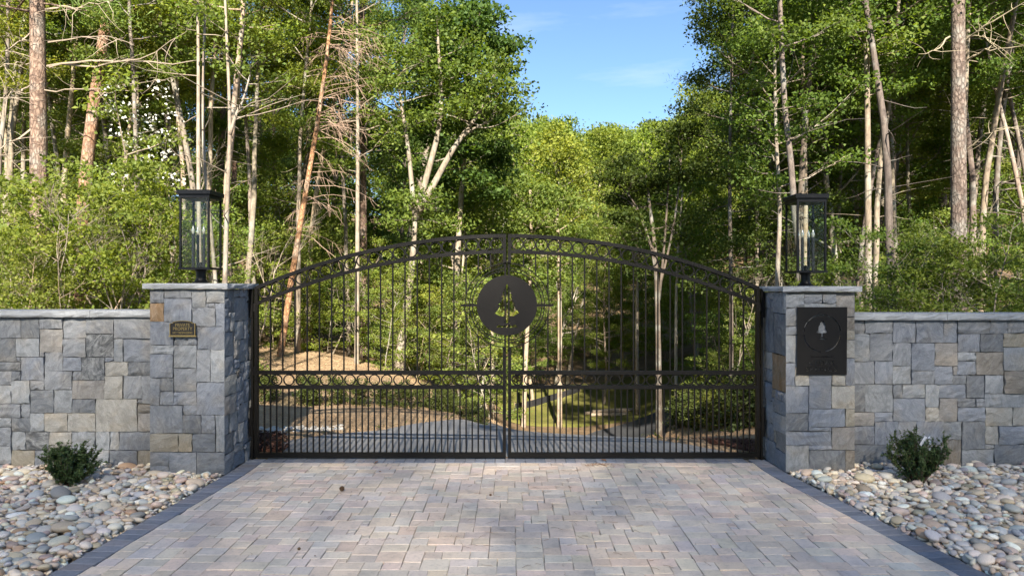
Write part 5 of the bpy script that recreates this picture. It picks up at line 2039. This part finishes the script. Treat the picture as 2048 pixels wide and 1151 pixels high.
# ------------------------------------------------------------------ logs, silt fence, gravel edge
items = []
lc = ground_hit(1205, 833)
for k, (dx, dz, L, dy) in enumerate(((-.1, .07, 1.5, 0), (.15, .07, 1.6, .18), (.0, .19, 1.5, .09), (-.55, .07, 1.0, .35), (.5, .07, 1.1, -.15), (.3, .2, 1.2, .22))):
    r = .07
    o = MB().tube([(-L / 2, 0, 0), (-L / 4, .01, .005), (L / 4, -.01, 0), (L / 2, 0, .01)], [r, r * .97, r * .95, r * .9], 10).build('log', M['log'], None, (lc.x + .35 + dx, lc.y + dy, tzf(lc.x, lc.y) + dz + .02), True, (.42, .33, .24))
    o.rotation_euler = (0, 0, frng.uniform(-.15, .25))
    tag(o, None, 'log', 'cut logs on the grass')
    items.append((o, 'cut log in the small pile on the grass', proj(o.location)[0]))
single_out(items)
sf = [Vector(((px - 1024) / F * D, D, tzf((px - 1024) / F * D, D))) for px, D in ((1030, 27.6), (1062, 28.2), (1096, 28.9), (1130, 29.5), (1160, 30.2))]
root = tag(empty('silt_fence', sf[0]), 'low black silt fence along the grass below the trees', 'fence')
V, Fc = [], []
for i, q in enumerate(sf):
    z = tzf(q.x, q.y)
    for h_, d in ((-.05, 0), (.3, .0), (.3, .012), (-.05, .012)):
        V.append((q.x - sf[0].x, q.y + d - sf[0].y, z + h_ - sf[0].z))
for i in range(len(sf) - 1):
    for a in range(4):
        b = (a + 1) % 4
        Fc.append((i * 4 + a, i * 4 + 4 + a, i * 4 + 4 + b, i * 4 + b))
put('fabric', pymesh('fabric', V, Fc, M['silt']), root)
for q in sf:
    MB().box(-.015, .013, -.1, .015, .04, .38).build('stake', M['log'], root, (q.x - sf[0].x, q.y - sf[0].y, tzf(q.x, q.y) - sf[0].z), color=(.3, .22, .14))
GVv, GVf = [], []
grg = np.random.default_rng(8)
for k in range(170):
    t = grg.random()
    px, py = np.interp(t, [0, .3, .6, 1], [508, 560, 620, 685]), np.interp(t, [0, .3, .6, 1], [872, 874, 870, 864]) + grg.normal(0, 2.5)
    D = 9.35 + t * .45 + grg.normal(0, .10)
    q = at(px, py, D)
    s = grg.uniform(.012, .04)
    v = IV2 * np.array([s, s * .8, s * .55]) * (1 + grg.normal(0, .08, (len(IV2), 1))) + np.array([q.x, q.y, tzf(q.x, q.y) + .025])
    n0 = len(GVv)
    GVv += v.tolist()
    GVf += [[a + n0 for a in f] for f in IF2]
tag(put('gravel_edge', pymesh('gravel_edge', GVv, GVf, M['pebble']), None, color=(.52, .49, .44)), 'pale gravel along the foot of the straw bank', kind='stuff')

# loose straw and bark on the banks, grass tufts at the asphalt edge
srg = np.random.default_rng(31)
def strew(n, xr_, yr_, test, L, W, mat, col, label, name, off, up=1.6, spr=.5):
    x, y = srg.uniform(*xr_, n), srg.uniform(*yr_, n)
    k = test(x, y)
    x, y = x[k], y[k]
    P = np.stack([x, y, tz(x, y) + off], 1)
    tag(put(name, leaf_mesh(name, P, L, W, srg, mat, up, spr), None, color=col), label, kind='stuff')
strew(26000, (-9, 0), (8.6, 18), lambda x, y: x < fL(y) + .02 + .1 * srg.normal(size=len(x)), .11, .009, M['litter'], (.50, .34, .19), 'loose pine straw strewn over the left bank', 'loose_straw', .03)
strew(9000, (2, 8), (8.8, 18), lambda x, y: x > fR(y) - .02 + .08 * srg.normal(size=len(x)), .10, .012, M['litter'], (.36, .22, .12), 'loose straw and leaves strewn over the right bank', 'loose_straw', .025)
strew(1800, (-4.2, -2.7), (8.35, 9.25), lambda x, y: x < -2.72 - .35 * (y - 8.3), .06, .022, M['litter'], (.11, .05, .032), 'dark bark chips inside the gate on the left', 'bark_chips', .062)
strew(1800, (2.5, 4.2), (8.35, 9.5), lambda x, y: x > 3.02 - .45 * (y - 8.3), .06, .022, M['litter'], (.13, .058, .036), 'dark bark chips inside the gate on the right', 'bark_chips', .062)
strew(900, (-3, 3), (9.3, 12.5), lambda x, y: (np.abs(x - fL(y)) < .09) | ((np.abs(x - fR(y)) < .12) & (y > 9.4)), .13, .012, M['leaf'], (.13, .16, .04), 'thin grass tufts along the asphalt edges', 'edge_grass', .05, .1, 1.0)

# ------------------------------------------------------------------ litter on the pavers
def flat_at(px, py, z=0.0):
    D = (HC - z) * F / (py - 575.5)
    return Vector(((px - 1024) / F * D, D, z))


cone_me = None
def cone_mesh():
    V, Fc = [], []
    for i in range(9):
        t = i / 8
        R = .026 * math.sin(math.pi * (.12 + .8 * t)) + .003
        z = t * .055
        m = 8
        for a in range(m):
            an = 2 * math.pi * (a + .5 * (i % 2)) / m
            n0 = len(V)
            c, s = math.cos(an), math.sin(an)
            V += [(c * R * .4 - s * .006, s * R * .4 + c * .006, z - .004), (c * R * .4 + s * .006, s * R * .4 - c * .006, z - .004), (c * R, s * R, z + .010), (c * R * .6, s * R * .6, z + .014)]
            Fc += [(n0, n0 + 1, n0 + 2), (n0, n0 + 2, n0 + 3), (n0 + 1, n0 + 3, n0 + 2)]
    return pymesh('pine_cone', V, Fc, M['cone'])


cone_me = cone_mesh()
for px, py, lb in ((680, 981, 'brown pine cone lying alone on the pavers left of centre'), (1024, 912, 'brown pine cone against the meeting stiles of the gate')):
    q = flat_at(px, py)
    o = put('pine_cone', cone_me, None, (q.x, q.y, .025), (1.4, .3, .8))
    tag(o, lb, 'pine cone')
for px, py, lb in ((598, 1099, 'small dark round nut on the pavers lower left of centre'), (981, 991, 'small dark round nut on the pavers near the middle')):
    q = flat_at(px, py)
    o = put('nut', pymesh('nut', IV2 * np.array([1, 1, .85]), IF2, M['cone'], True), None, (q.x, q.y, .012), (0, 0, 0), (.013, .013, .013))
    tag(o, lb, 'nut')
nd = MB()
nrg = np.random.default_rng(15)
for k in range(330):
    if k < 200:
        y = 8.0 - abs(nrg.normal(0, 1.5))
        x = nrg.uniform(-2.8, 2.9)
    elif k < 260:
        x, y = nrg.normal(1.03, .1), nrg.normal(7.84, .03)
    else:
        x, y = nrg.uniform(-1, 1.5), nrg.uniform(4.8, 7)
    if y < 4.6:
        continue
    a = nrg.uniform(0, 6.28)
    L = nrg.uniform(.03, .09)
    nd.tube([(x, y, .006), (x + L * .5 * math.cos(a), y + L * .5 * math.sin(a), .008), (x + L * math.cos(a + .2), y + L * math.sin(a + .2), .005)], .0013, 3, False)
tag(nd.build('fallen_needles', M['litter'], None, color=(.26, .14, .07)), 'fallen brown pine needles scattered over the pavers', kind='stuff')
items = []
lv = []
for k in range(2):
    V = [(-.5, 0, 0), (-.2, -.22, .05), (.2, -.2, .02), (.5, 0, .1), (.2, .2, .08), (-.2, .2, .03)]
    lv.append(pymesh('dry_leaf', [(a, b, c + .05 * k * a) for a, b, c in V], [(0, 1, 5), (1, 2, 4, 5), (2, 3, 4)], M['litter']))
for px, py, lb in ((752, 926, 'curled brown dry leaf on the pavers near the left gate leaf'), (1207, 921, 'brown dry leaf on the pavers near the right gate leaf'), (760, 944, 'tiny dark dry leaf on the pavers left of centre'), (630, 1114, 'dark dry leaf low on the pavers left of centre')):
    q = flat_at(px, py)
    o = put('dry_leaf', lv[px % 2], None, (q.x, q.y, .012), (.2, .3, px), (.09 if py < 930 else .04,) * 3, (.22, .11, .06))
    tag(o, lb, 'leaf', 'dry leaves on the pavers')
